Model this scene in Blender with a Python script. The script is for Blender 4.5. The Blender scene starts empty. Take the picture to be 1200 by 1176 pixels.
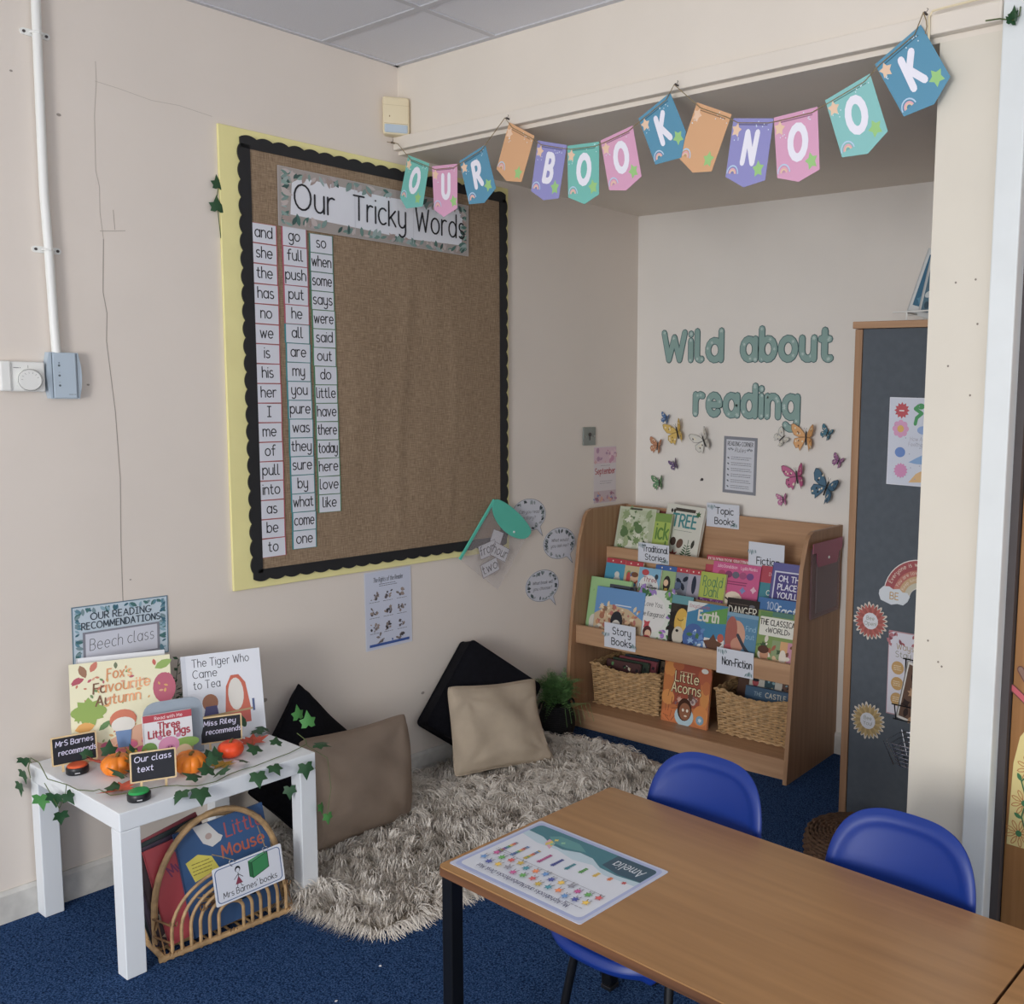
import bpy, bmesh, math, random
import numpy as np
from mathutils import Vector as V, Matrix as MX
R_ = math.radians
sc = bpy.context.scene
COL = sc.collection

# ------------------------------------------------------------------ camera, world, light
def look_matrix(loc, yaw, pitch, roll):
    cp, sp = math.cos(pitch), math.sin(pitch)
    fw = V((-math.sin(yaw) * cp, math.cos(yaw) * cp, -sp))
    rt = V((math.cos(yaw), math.sin(yaw), 0))
    up = rt.cross(fw)
    c, s = math.cos(roll), math.sin(roll)
    r2, u2 = c * rt + s * up, -s * rt + c * up
    m = MX((r2, u2, -fw)).transposed().to_4x4()
    m.translation = loc
    return m
cam_d = bpy.data.cameras.new('camera')
cam = bpy.data.objects.new('camera', cam_d)
COL.objects.link(cam)
cam.matrix_world = look_matrix((3.1908, 0, 1.5511), .6444, .1111, .0197)
cam_d.sensor_fit = 'HORIZONTAL'
cam_d.sensor_width = 36
cam_d.lens = 1152.35 / 1200 * 36
cam_d.shift_x = -233.4 / 1200
cam_d.shift_y = -2.9 / 1200
cam_d.clip_start = .05
sc.camera = cam

w = bpy.data.worlds.new('room_daylight')
sc.world = w
w.use_nodes = True
w.node_tree.nodes['Background'].inputs[0].default_value = (.93, .96, 1, 1)
w.node_tree.nodes['Background'].inputs[1].default_value = 1.66
def area(name, loc, target, sx, sy, power, col):
    d = bpy.data.lights.new(name, 'AREA')
    d.shape = 'RECTANGLE'
    d.size, d.size_y, d.energy, d.color = sx, sy, power, col
    o = bpy.data.objects.new(name, d)
    COL.objects.link(o)
    o.location = loc
    o.rotation_euler = (V(target) - V(loc)).to_track_quat('-Z', 'Y').to_euler()
    return o
area('window_light', (2.6, -2.55, 1.45), (1.0, 2.4, 1.3), 1.0, 1.3, 84, (1, .98, .955))
sc.view_settings.view_transform = 'Standard'
sc.view_settings.look = 'None'
sc.view_settings.exposure = 0.0
sc.view_settings.gamma = 1
sc.view_settings.use_curve_mapping = False
sc.cycles.max_bounces = 8
sc.cycles.diffuse_bounces = 5

# ------------------------------------------------------------------ helpers
def lin(h, a=1):
    h = h.lstrip('#')
    v = [int(h[i:i + 2], 16) / 255 for i in (0, 2, 4)]
    return tuple(c / 12.92 if c <= .04045 else ((c + .055) / 1.055) ** 2.4 for c in v) + (a,)

class NT:
    def __init__(s, name):
        s.m = bpy.data.materials.new(name)
        s.m.use_nodes = True
        s.t = s.m.node_tree
        s.b = s.t.nodes['Principled BSDF']
    def n(s, typ, **kw):
        x = s.t.nodes.new(typ)
        for k, v in kw.items():
            if k.startswith('i_'):
                x.inputs[k[2:].replace('_', ' ')].default_value = v
            else:
                setattr(x, k, v)
        return x
    def l(s, a, b):
        s.t.links.new(a, b)
    def coords(s, scale=(1, 1, 1), rot=(0, 0, 0)):
        tc = s.n('ShaderNodeTexCoord')
        mp = s.n('ShaderNodeMapping')
        mp.inputs['Scale'].default_value = scale
        mp.inputs['Rotation'].default_value = rot
        s.l(tc.outputs['Object'], mp.inputs[0])
        return mp.outputs[0]
    def ramp(s, fac, stops):
        r = s.n('ShaderNodeValToRGB')
        e = r.color_ramp.elements
        while len(e) < len(stops):
            e.new(.5)
        for el, (p, c) in zip(e, stops):
            el.position, el.color = p, c
        s.l(fac, r.inputs[0])
        return r.outputs[0]
    def bump(s, h, strength=.3, dist=.002):
        b = s.n('ShaderNodeBump')
        b.inputs['Strength'].default_value = strength
        b.inputs['Distance'].default_value = dist
        s.l(h, b.inputs['Height'])
        s.l(b.outputs[0], s.b.inputs['Normal'])
def shade(c, k):
    return tuple(min(1, x * k) for x in c[:3]) + (1,)
def mat(name, h, rough=.6, var=.06, scale=12, bump=0, bscale=None, metal=0, spec=.4, dist=.002):
    t = NT(name)
    c = lin(h)
    co = t.coords()
    nz = t.n('ShaderNodeTexNoise', i_Scale=scale, i_Detail=4)
    t.l(co, nz.inputs[0])
    t.l(t.ramp(nz.outputs[0], [(.3, shade(c, 1 - var)), (.7, shade(c, 1 + var))]), t.b.inputs['Base Color'])
    t.b.inputs['Roughness'].default_value = rough
    t.b.inputs['Metallic'].default_value = metal
    t.b.inputs['Specular IOR Level'].default_value = spec
    if bump:
        n2 = t.n('ShaderNodeTexNoise', i_Scale=bscale or scale * 6, i_Detail=3)
        t.l(co, n2.inputs[0])
        t.bump(n2.outputs[0], bump, dist)
    return t.m
def wood(name, a, b, axis=0, rough=.45, fine=60, spec=.35):
    t = NT(name)
    s1, s2 = [fine] * 3, [9] * 3
    s1[axis], s2[axis] = 2.2, .8
    n1 = t.n('ShaderNodeTexNoise', i_Scale=1, i_Detail=5)
    n2 = t.n('ShaderNodeTexNoise', i_Scale=1, i_Detail=3, i_Distortion=1.2)
    t.l(t.coords(s1), n1.inputs[0])
    t.l(t.coords(s2), n2.inputs[0])
    mx = t.n('ShaderNodeMath', operation='ADD')
    t.l(n1.outputs[0], mx.inputs[0])
    t.l(n2.outputs[0], mx.inputs[1])
    t.l(t.ramp(mx.outputs[0], [(.72 / 1, lin(a)), (1, lin(b))]), t.b.inputs['Base Color'])
    hv = t.n('ShaderNodeMath', operation='MULTIPLY')
    hv.inputs[1].default_value = .62
    t.l(mx.outputs[0], hv.inputs[0])
    t.l(t.ramp(hv.outputs[0], [(.42, lin(a)), (.82, lin(b))]), t.b.inputs['Base Color'])
    t.b.inputs['Roughness'].default_value = rough
    t.b.inputs['Specular IOR Level'].default_value = spec
    return t.m
def ink(name, rough):
    t = NT(name)
    a = t.n('ShaderNodeAttribute', attribute_name='Col')
    hs_ = t.n('ShaderNodeHueSaturation', i_Saturation=.9, i_Value=.96)
    t.l(a.outputs['Color'], hs_.inputs['Color'])
    t.l(hs_.outputs[0], t.b.inputs['Base Color'])
    t.b.inputs['Roughness'].default_value = rough
    t.b.inputs['Specular IOR Level'].default_value = .35
    return t.m
def clear(name, h, alpha, rough=.12):
    t = NT(name)
    t.b.inputs['Base Color'].default_value = lin(h)
    t.b.inputs['Alpha'].default_value = alpha
    t.b.inputs['Roughness'].default_value = rough
    return t.m

class MB:
    """collects geometry (lists) and links it as one mesh object"""
    def __init__(s):
        s.v, s.f, s.mi, s.c, s.m = [], [], [], [], 0
        s.col = None
    def raw(s, vs, fs):
        b = len(s.v)
        s.v += [tuple(x) for x in vs]
        for f in fs:
            s.f.append([b + i for i in f])
            s.mi.append(s.m)
            s.c.append(s.col)
        return s
    def box(s, x0, x1, y0, y1, z0, z1, bev=0, seg=2, M=None):
        if bev:
            bm = bmesh.new()
            bmesh.ops.create_cube(bm, size=1)
            for v in bm.verts:
                v.co = ((x0 + x1) / 2 + v.co.x * (x1 - x0), (y0 + y1) / 2 + v.co.y * (y1 - y0), (z0 + z1) / 2 + v.co.z * (z1 - z0))
            bmesh.ops.bevel(bm, geom=bm.edges[:], offset=bev, segments=seg, affect='EDGES', profile=.5)
            vs = [v.co.copy() for v in bm.verts]
            bm.verts.index_update()
            fs = [[v.index for v in f.verts] for f in bm.faces]
            bm.free()
        else:
            vs = [V((x, y, z)) for z in (z0, z1) for y in (y0, y1) for x in (x0, x1)]
            fs = [(0, 2, 3, 1), (4, 5, 7, 6), (0, 1, 5, 4), (2, 6, 7, 3), (0, 4, 6, 2), (1, 3, 7, 5)]
        if M:
            vs = [M @ v for v in vs]
        return s.raw(vs, fs)
    def tube(s, pts, r, seg=8, closed=False, r2=None):
        P = [V(p) for p in pts]
        n = len(P)
        vs, fs = [], []
        pn = None
        for i, p in enumerate(P):
            a = P[(i - 1) % n] if closed or i else p
            b = P[(i + 1) % n] if closed or i < n - 1 else p
            d = (b - a).normalized() if (b - a).length > 1e-9 else V((0, 0, 1))
            if pn is None:
                pn = d.orthogonal().normalized()
            pn = (pn - d * pn.dot(d))
            pn = pn.normalized() if pn.length > 1e-6 else d.orthogonal().normalized()
            q = d.cross(pn)
            rr = r if r2 is None else r + (r2 - r) * i / max(1, n - 1)
            for k in range(seg):
                t = 2 * math.pi * k / seg
                vs.append(p + pn * math.cos(t) * rr + q * math.sin(t) * rr)
        for i in range(n if closed else n - 1):
            j = (i + 1) % n
            for k in range(seg):
                l = (k + 1) % seg
                fs.append((i * seg + k, i * seg + l, j * seg + l, j * seg + k))
        if not closed:
            fs.append(tuple(range(seg))[::-1])
            fs.append(tuple((n - 1) * seg + k for k in range(seg)))
        return s.raw(vs, fs)
    def lathe(s, prof, seg=24, M=None, fr=None):
        vs, fs = [], []
        for (r, z) in prof:
            for k in range(seg):
                t = 2 * math.pi * k / seg
                q = r * (fr(t) if fr else 1)
                p = V((q * math.cos(t), q * math.sin(t), z))
                vs.append(M @ p if M else p)
        for i in range(len(prof) - 1):
            for k in range(seg):
                l = (k + 1) % seg
                fs.append((i * seg + k, i * seg + l, (i + 1) * seg + l, (i + 1) * seg + k))
        fs.append(tuple(range(seg))[::-1])
        fs.append(tuple((len(prof) - 1) * seg + k for k in range(seg)))
        return s.raw(vs, fs)
    def prism(s, poly, z0, z1, f=None):
        """extrude a 2-D polygon (counter-clockwise) along z; f maps (x,y,z) to the final point"""
        n = len(poly)
        vs = [V((x, y, z)) for z in (z0, z1) for x, y in poly]
        if f:
            vs = [V(f(*v)) for v in vs]
        fs = [tuple(range(n))[::-1], tuple(range(n, 2 * n))] + [(i, (i + 1) % n, n + (i + 1) % n, n + i) for i in range(n)]
        return s.raw(vs, fs)
    def build(s, name, mats, parent=None, M=None, smooth=False):
        me = bpy.data.meshes.new(name)
        me.from_pydata(s.v, [], s.f)
        for m_ in (mats if isinstance(mats, (list, tuple)) else [mats]):
            me.materials.append(m_)
        me.polygons.foreach_set('material_index', s.mi)
        if any(c is not None for c in s.c):
            at = me.color_attributes.new('Col', 'FLOAT_COLOR', 'CORNER')
            arr = []
            for p, c in zip(me.polygons, s.c):
                arr += list(c or (1, 1, 1, 1)) * p.loop_total
            at.data.foreach_set('color', arr)
        if smooth:
            me.polygons.foreach_set('use_smooth', [True] * len(me.polygons))
            try:
                me.set_sharp_from_angle(angle=R_(40))
            except Exception:
                pass
        me.update()
        return link(name, me, parent, M)
def link(name, data, parent=None, M=None):
    o = bpy.data.objects.new(name, data)
    COL.objects.link(o)
    if parent:
        o.parent = parent
    if M is not None:
        o.matrix_basis = M
    return o
def tag(o, label=None, cat=None, group=None, kind=None):
    for k, v in (('label', label), ('category', cat), ('group', group), ('kind', kind)):
        if v:
            o[k] = v
    return o
def thing(name, label, cat, M, group=None):
    return tag(link(name, None, None, M), label, cat, group)
def T(x, y, z):
    return MX.Translation((x, y, z))
def RX(a): return MX.Rotation(R_(a), 4, 'X')
def RY(a): return MX.Rotation(R_(a), 4, 'Y')
def RZ(a): return MX.Rotation(R_(a), 4, 'Z')
def axes(r, u, loc):
    r, u = V(r).normalized(), V(u).normalized()
    m = MX((r, u, r.cross(u))).transposed().to_4x4()
    m.translation = loc
    return m
def FL(y, z, x=.001, rot=0):      # a spot on the left wall, facing into the room
    return axes((0, 1, 0), (0, 0, 1), (x, y, z)) @ RZ(rot)
def FB(x, z, y=3.621, rot=0):     # a spot on a surface facing the camera side (-Y)
    return axes((1, 0, 0), (0, 0, 1), (x, y, z)) @ RZ(rot)

# ---- a monoline infant hand as strokes: x-height 1, capitals 1.45
def arc(cx, cy, rx, ry, a0, a1):
    n = max(4, int(abs(a1 - a0) / 24))
    return [(cx + rx * math.cos(R_(a0 + (a1 - a0) * i / n)), cy + ry * math.sin(R_(a0 + (a1 - a0) * i / n))) for i in range(n + 1)]
def oo(cx, cy, rx, ry): return arc(cx, cy, rx, ry, 0, 360)
def dot(x, y): return [(x, y), (x, y + .02)]
bowl = oo(.42, .5, .42, .5)
GL = {
 'a': [bowl, [(.84, 1), (.84, 0)]], 'b': [[(0, 1.5), (0, 0)], bowl], 'c': [arc(.45, .5, .45, .5, 50, 310)],
 'd': [bowl, [(.84, 1.5), (.84, 0)]], 'e': [[(.03, .5)] + arc(.44, .5, .42, .5, 0, 315)],
 'f': [arc(.52, 1.22, .27, .28, 60, 180) + [(.25, 0)], [(0, .92), (.55, .92)]],
 'g': [bowl, [(.84, 1)] + arc(.44, -.22, .4, .36, 0, -150)], 'h': [[(0, 1.5), (0, 0)], arc(.37, .6, .37, .4, 180, 0) + [(.74, 0)]],
 'i': [[(0, 1), (0, 0)], dot(0, 1.36)], 'j': [[(.3, 1)] + arc(0, -.22, .3, .36, 0, -120), dot(.3, 1.36)],
 'k': [[(0, 1.5), (0, 0)], [(.66, .95), (.04, .42)], [(.2, .55), (.7, 0)]], 'l': [[(0, 1.5)] + arc(.2, .22, .2, .22, 180, 300)],
 'm': [[(0, 1), (0, 0)], arc(.3, .65, .3, .35, 180, 0) + [(.6, 0)], arc(.9, .65, .3, .35, 180, 0) + [(1.2, 0)]],
 'n': [[(0, 1), (0, 0)], arc(.37, .6, .37, .4, 180, 0) + [(.74, 0)]], 'o': [oo(.45, .5, .45, .5)],
 'p': [[(0, 1), (0, -.58)], bowl], 'q': [bowl, [(.84, 1), (.84, -.58)]], 'r': [[(0, 1), (0, 0)], arc(.36, .6, .36, .4, 180, 62)],
 's': [arc(.34, .745, .28, .255, 45, 270) + arc(.34, .245, .32, .245, 90, -145)],
 't': [[(.22, 1.35)] + arc(.46, .24, .24, .24, 180, 300), [(0, .95), (.5, .95)]],
 'u': [[(0, 1)] + arc(.37, .4, .37, .4, 180, 360), [(.74, 1), (.74, 0)]], 'v': [[(0, 1), (.36, 0), (.72, 1)]],
 'w': [[(0, 1), (.28, 0), (.55, .9), (.82, 0), (1.1, 1)]], 'x': [[(0, 1), (.7, 0)], [(.7, 1), (0, 0)]],
 'y': [[(0, 1)] + arc(.36, .42, .36, .42, 180, 330), [(.72, 1)] + arc(.36, -.22, .36, .36, 0, -140)],
 'z': [[(0, 1), (.66, 1), (0, 0), (.68, 0)]],
 'A': [[(0, 0), (.52, 1.45), (1.04, 0)], [(.2, .5), (.84, .5)]],
 'B': [[(0, 0), (0, 1.45)], [(0, 1.45)] + arc(.4, 1.1, .38, .35, 90, -90) + [(0, .75)], [(0, .75)] + arc(.45, .375, .42, .375, 90, -90) + [(0, 0)]],
 'C': [arc(.6, .725, .6, .725, 52, 308)], 'D': [[(0, 0), (0, 1.45)] + arc(.25, .725, .7, .725, 90, -90) + [(0, 0)]],
 'E': [[(.72, 1.45), (0, 1.45), (0, 0), (.74, 0)], [(0, .76), (.62, .76)]], 'F': [[(.72, 1.45), (0, 1.45), (0, 0)], [(0, .76), (.6, .76)]],
 'G': [arc(.62, .725, .62, .725, 52, 350) + [(.7, .62)]], 'H': [[(0, 0), (0, 1.45)], [(.9, 0), (.9, 1.45)], [(0, .76), (.9, .76)]],
 'I': [[(.3, 0), (.3, 1.45)], [(0, 1.45), (.6, 1.45)], [(0, 0), (.6, 0)]], 'J': [[(.55, 1.45)] + arc(.25, .3, .3, .3, 0, -150)],
 'K': [[(0, 0), (0, 1.45)], [(.82, 1.45), (.03, .62)], [(.22, .82), (.86, 0)]], 'L': [[(0, 1.45), (0, 0), (.72, 0)]],
 'M': [[(0, 0), (.1, 1.45), (.6, .35), (1.1, 1.45), (1.2, 0)]], 'N': [[(0, 0), (0, 1.45), (.92, 0), (.92, 1.45)]],
 'O': [oo(.64, .725, .64, .725)], 'P': [[(0, 0), (0, 1.45)], [(0, 1.45)] + arc(.42, 1.06, .4, .39, 90, -90) + [(0, .67)]],
 'Q': [oo(.64, .725, .64, .725), [(.8, .35), (1.25, -.1)]], 'R': [[(0, 0), (0, 1.45)], [(0, 1.45)] + arc(.42, 1.08, .4, .37, 90, -90) + [(0, .71)], [(.35, .71), (.85, 0)]],
 'S': [arc(.46, 1.08, .4, .37, 42, 270) + arc(.46, .36, .44, .355, 90, -142)], 'T': [[(.5, 0), (.5, 1.45)], [(0, 1.45), (1, 1.45)]],
 'U': [[(0, 1.45)] + arc(.46, .46, .46, .46, 180, 360) + [(.92, 1.45)]], 'V': [[(0, 1.45), (.5, 0), (1, 1.45)]],
 'W': [[(0, 1.45), (.34, 0), (.7, 1.2), (1.06, 0), (1.4, 1.45)]], 'X': [[(0, 0), (.9, 1.45)], [(.9, 0), (0, 1.45)]],
 'Y': [[(0, 1.45), (.46, .72), (.92, 1.45)], [(.46, .72), (.46, 0)]], 'Z': [[(0, 1.45), (.9, 1.45), (0, 0), (.92, 0)]],
 '0': [oo(.4, .72, .4, .72)], '1': [[(.1, 1.2), (.35, 1.45), (.35, 0)]], '2': [arc(.4, 1.02, .38, .42, 165, -35) + [(0, 0), (.82, 0)]],
 '3': [arc(.36, 1.08, .34, .36, 150, -90) + arc(.36, .36, .4, .36, 90, -150)], "'": [[(0, 1.5), (-.04, 1.2)]], '!': [[(0, 1.45), (0, .4)], dot(0, 0)],
 '-': [[(0, .55), (.5, .55)]], '.': [dot(0, 0)], ',': [[(.05, .05), (-.06, -.22)]], '?': [arc(.36, 1.08, .36, .36, 170, -60) + [(.36, .5), (.36, .4)], dot(.36, 0)],
 '<': [[(.4, .9), (0, .5), (.4, .1)]], '>': [[(0, .9), (.4, .5), (0, .1)]], ':': [dot(0, .1), dot(0, .8)], '&': [[(.9, 0), (.15, 1.1)] + arc(.4, 1.15, .25, .3, 190, -20) + arc(.38, .35, .38, .35, 110, 330) + [(.95, .6)]],
}
GW = {k: max(p[0] for st in v for p in st) for k, v in GL.items()}

class CV(MB):
    """flat print: coloured polygons laid just above a card (x right, y up, z out)"""
    def __init__(s, z=.0002, seed=1):
        super().__init__()
        s.z, s.dz, s.rnd, s.fn = z, 2.5e-5, random.Random(seed), None
    def poly(s, pts, col, lift=True):
        if lift:
            s.z += s.dz
        s.col = lin(col) if isinstance(col, str) else col
        return s.raw([(p[0], p[1], s.z) for p in pts], [tuple(range(len(pts)))])
    def rect(s, x0, y0, x1, y1, col):
        return s.poly([(x0, y0), (x1, y0), (x1, y1), (x0, y1)], col)
    def rrect(s, x0, y0, x1, y1, r, col):
        return s.poly(rr(x0, y0, x1, y1, r), col)
    def ell(s, cx, cy, rx, ry, col, n=18, rot=0):
        c, sn = math.cos(R_(rot)), math.sin(R_(rot))
        pts = []
        for i in range(n):
            a, b = rx * math.cos(2 * math.pi * i / n), ry * math.sin(2 * math.pi * i / n)
            pts.append((cx + a * c - b * sn, cy + a * sn + b * c))
        return s.poly(pts, col)
    def star(s, cx, cy, r, col, n=5, k=.5, rot=90):
        return s.poly([(cx + (r if i % 2 == 0 else r * k) * math.cos(R_(rot + 180 * i / n)), cy + (r if i % 2 == 0 else r * k) * math.sin(R_(rot + 180 * i / n))) for i in range(2 * n)], col)
    def leaf(s, x, y, L, ang, col, wd=.3):
        c, sn = math.cos(R_(ang)), math.sin(R_(ang))
        pts = [(0, 0), (.25, .8), (.55, 1), (.82, .6), (1, 0), (.82, -.6), (.55, -1), (.25, -.8)]
        return s.poly([(x + (a * L) * c - (b * L * wd / 2) * sn, y + (a * L) * sn + (b * L * wd / 2) * c) for a, b in pts], col)
    def line(s, pts, wd, col, lift=True):
        if lift:
            s.z += s.dz
        s.col = lin(col) if isinstance(col, str) else col
        pts = [p for i, p in enumerate(pts) if i == 0 or math.hypot(p[0] - pts[i - 1][0], p[1] - pts[i - 1][1]) > 1e-9]
        n = len(pts)
        if n < 2:
            return s
        for i in range(1, n - 1):
            a, b, c_ = pts[i - 1], pts[i], pts[i + 1]
            if (b[0] - a[0]) * (c_[0] - b[0]) + (b[1] - a[1]) * (c_[1] - b[1]) < -.1 * math.hypot(b[0] - a[0], b[1] - a[1]) * math.hypot(c_[0] - b[0], c_[1] - b[1]):
                s.line(pts[:i + 1], wd, col, False)
                s.z += 6e-6
                return s.line(pts[i:], wd, col, False)
        h = wd / 2
        closed = n > 3 and math.hypot(pts[0][0] - pts[-1][0], pts[0][1] - pts[-1][1]) < 1e-6
        nr = []
        for i in range(n):
            a = pts[i - 1] if i else (pts[-2] if closed else None)
            b = pts[i + 1] if i < n - 1 else (pts[1] if closed else None)
            d = []
            for p, q in ((a, pts[i]), (pts[i], b)):
                if p and q:
                    L = math.hypot(q[0] - p[0], q[1] - p[1])
                    d.append(((q[0] - p[0]) / L, (q[1] - p[1]) / L))
            if len(d) == 1:
                d = d * 2
            mx, my = d[0][0] + d[1][0], d[0][1] + d[1][1]
            L = math.hypot(mx, my)
            if L < .2:
                mx, my, L = d[0][0], d[0][1], 1
            mx, my = mx / L, my / L
            k = 1 / max(.5, mx * d[0][0] + my * d[0][1])
            nr.append((-my * k, mx * k, d[0] if i == n - 1 else d[1]))
        vs, fs = [], []
        for (x, y), (nx, ny, _d) in zip(pts, nr):
            vs += [(x + nx * h, y + ny * h, s.z), (x - nx * h, y - ny * h, s.z)]
        for i in range(n - 1):
            fs.append((2 * i + 1, 2 * i + 3, 2 * i + 2, 2 * i))
        if not closed:
            for i, sg in ((0, -1), (n - 1, 1)):
                dx, dy = nr[i][2]
                b = len(vs)
                for a in (45, 0, -45):
                    ca, sa = math.cos(R_(a)), math.sin(R_(a))
                    vs.append((pts[i][0] + h * (sg * dx * ca - dy * sa), pts[i][1] + h * (sg * dy * ca + dx * sa), s.z))
                fs.append((2 * i, b, b + 1, b + 2, 2 * i + 1) if sg > 0 else (2 * i, b, b + 1, b + 2, 2 * i + 1)[::-1])
        return s.raw(vs, fs)
    def width(s, t, h, sp=.34):
        k = h / 1.45
        return sum((.55 if ch == ' ' else GW.get(ch, .5) + sp) * k for ch in t) - sp * k
    def text(s, t, x, y, h, col, wt=.16, al='c', slant=0, sp=.34, fit=None, rot=0, cond=1, jit=0):
        """h: height of a capital; fit: squeeze to this width"""
        s.z += s.dz
        k = h / 1.45
        wd = s.width(t, h, sp)
        sx = cond
        if fit and wd * cond > fit:
            sx = fit / wd
        x0 = -wd * sx / 2 if al == 'c' else (0 if al == 'l' else -wd * sx)
        c, sn = math.cos(R_(rot)), math.sin(R_(rot))
        for ch in t:
            if ch == ' ':
                x0 += .55 * k * sx
                continue
            if ch in GL:
                jy = s.rnd.uniform(-jit, jit) * k
                for st in GL[ch]:
                    pts = []
                    for px, py in st:
                        a, b = x0 + (px + slant * py) * k * sx, py * k + jy
                        pts.append((x + a * c - b * sn, y + a * sn + b * c))
                    s.z += 1.1e-5
                    s.line(pts, wt * k, col, lift=False)
                x0 += (GW[ch] + sp) * k * sx
        return s
    def blobs(s, x0, y0, x1, y1, n, cols, r0, r1, kind='m'):
        for i in range(n):
            x, y, r = s.rnd.uniform(x0, x1), s.rnd.uniform(y0, y1), s.rnd.uniform(r0, r1)
            c = s.rnd.choice(cols)
            q = kind if kind != 'm' else s.rnd.choice('els')
            if q == 'e':
                s.ell(x, y, r, r * s.rnd.uniform(.5, 1), c, 9, s.rnd.uniform(0, 180))
            elif q == 'l':
                s.leaf(x, y, 2 * r, s.rnd.uniform(0, 360), c, .5)
            else:
                s.star(x, y, r, c, s.rnd.choice((4, 5, 7)), .55, s.rnd.uniform(0, 90))
            s.z -= s.dz * .5
        return s
    def scribble(s, x0, y0, x1, y1, rows, col, wt=.0016, fill=.85):
        """rows of unreadable small print"""
        s.z += s.dz
        for i in range(rows):
            y = y1 - (y1 - y0) * (i + .5) / rows
            x = x0
            e = x0 + (x1 - x0) * s.rnd.uniform(fill, 1)
            while x < e:
                L = min(s.rnd.uniform(.004, .013), e - x)
                s.line([(x, y), (x + L, y)], wt, col, lift=False)
                x += L + .003
        return s
    def garland(s, x0, y0, x1, y1, cols, L, n, wd=.4):
        """leaves round the rim of a card"""
        for i in range(n):
            t = s.rnd.random()
            e = s.rnd.randrange(4)
            x, y = [(x0 + (x1 - x0) * t, y1), (x0 + (x1 - x0) * t, y0), (x0, y0 + (y1 - y0) * t), (x1, y0 + (y1 - y0) * t)][e]
            a = [270, 90, 0, 180][e] + s.rnd.uniform(-70, 70)
            q = L * s.rnd.uniform(.6, 1.2)
            s.leaf(x, y, q, a, s.rnd.choice(cols), wd)
            s.z -= s.dz * .5
        return s
    def put(s, parent, name='lettering', M=None, gloss=False):
        if s.fn:
            s.v = [s.fn(*v) for v in s.v]
        return s.build(name, INKG if gloss else INK, parent, M)
def rr(x0, y0, x1, y1, r, n=5):
    p = []
    for cx, cy, a in ((x1 - r, y0 + r, -90), (x1 - r, y1 - r, 0), (x0 + r, y1 - r, 90), (x0 + r, y0 + r, 180)):
        p += [(cx + r * math.cos(R_(a + 90 * i / n)), cy + r * math.sin(R_(a + 90 * i / n))) for i in range(n + 1)]
    return p

# ------------------------------------------------------------------ materials
INK = ink('print_ink', .55)
INKG = ink('glossy_print', .3)
M_wall = mat('cream_wall_paint', '#DED4CA', .72, .02, 3, .12, 60)
M_nook = mat('lightened_nook_paint', '#EAE5DE', .72, .02, 3, .12, 60)  # wall paint made lighter, so the colour brightens the dim nook
M_pillar = mat('cream_pillar_paint', '#D9D2C4', .6, .02, 4, .12, 40)
M_head = mat('cream_header_paint', '#E0D7CB', .65, .02, 4, .15, 30)
M_trimw = mat('white_gloss_paint', '#DCE0E0', .35, .03, 8, .1, 40)
M_skirt = mat('scuffed_skirting_paint', '#C9C6C0', .45, .12, 22, .1, 60)
M_tile = mat('ceiling_tile', '#DCDCE0', .85, .03, 240, .25, 300)
M_bar = mat('ceiling_bar', '#C4C4C8', .5, .02, 20)
M_lack = mat('white_lacquer', '#E4E8EC', .38, .01, 5)
M_white = mat('white_plastic', '#E6E6E2', .35, .015, 8)
M_grey = mat('pale_grey_plastic', '#B4C2CE', .4, .015, 8)
M_cream = mat('aged_cream_plastic', '#E0D2B2', .45, .03, 8)
M_paper = mat('white_paper', '#E2E4EA', .5, .01, 30)
M_yel = mat('yellow_backing_paper', '#E9E0A0', .7, .03, 9, .1, 30)
M_black = mat('black_border_card', '#232325', .6, .1, 20)
M_blackfab = mat('black_fabric', '#15151a', .95, .2, 60, .3, 600, spec=.12)
M_taupe = mat('taupe_cotton', '#8E7E70', .95, .07, 14, .35, 500, spec=.1)
M_beige = mat('beige_cotton', '#B3A491', .95, .07, 14, .35, 500, spec=.1)
M_steel = mat('black_painted_steel', '#101114', .35, .1, 20)
M_chrome = mat('bright_metal', '#C8CAD0', .25, .03, 20, metal=1)
M_blue = mat('blue_polypropylene', '#14317F', .4, .03, 6, .12, 700, dist=.0006, spec=.4)
M_felt = mat('charcoal_felt', '#5C6269', .95, .05, 40, .3, 500, spec=.1)
M_pages = mat('book_pages', '#E4DFD2', .8, .05, 120)
M_leaf = mat('ivy_leaf', '#2C5032', .5, .3, 70)
M_leaf2 = mat('pale_ivy_leaf', '#4E8A4A', .5, .3, 70)
M_stem = mat('ivy_stem', '#56663A', .6, .2, 60)
M_fern = mat('fern_frond', '#668C55', .6, .4, 40)
M_orange = mat('orange_pumpkin', '#E88328', .4, .2, 26)
M_red = mat('red_orange_pumpkin', '#E8502A', .35, .15, 26)
M_stalk = mat('pumpkin_stalk', '#6B5A32', .8, .3, 60)
M_rattan = mat('rattan_cane', '#B09068', .5, .28, 40)
M_rattan2 = mat('dark_rattan_tie', '#7A5B3C', .6, .25, 50)
M_wick = mat('willow_wicker', '#B8966C', .55, .28, 45)
M_brownw = mat('brown_sea_grass', '#5E4634', .8, .35, 60, .4, 200)
M_pot = mat('black_woven_basket', '#1c1b1e', .8, .35, 60, .5, 150)
M_string = mat('jute_string', '#8B7A5C', .9, .2, 80)
M_bend = mat('grey_enamel_bookend', '#9BA6B2', .45, .05, 30, .15, 90)
M_buzz = mat('black_plastic', '#1d1e22', .35, .1, 20)
M_buzo = mat('orange_plastic', '#D8613A', .35, .05, 20)
M_buzg = mat('green_plastic', '#2E9A50', .35, .05, 20)
M_beech = wood('beech_board', '#C29C7A', '#A88263', 0, .42)
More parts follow.
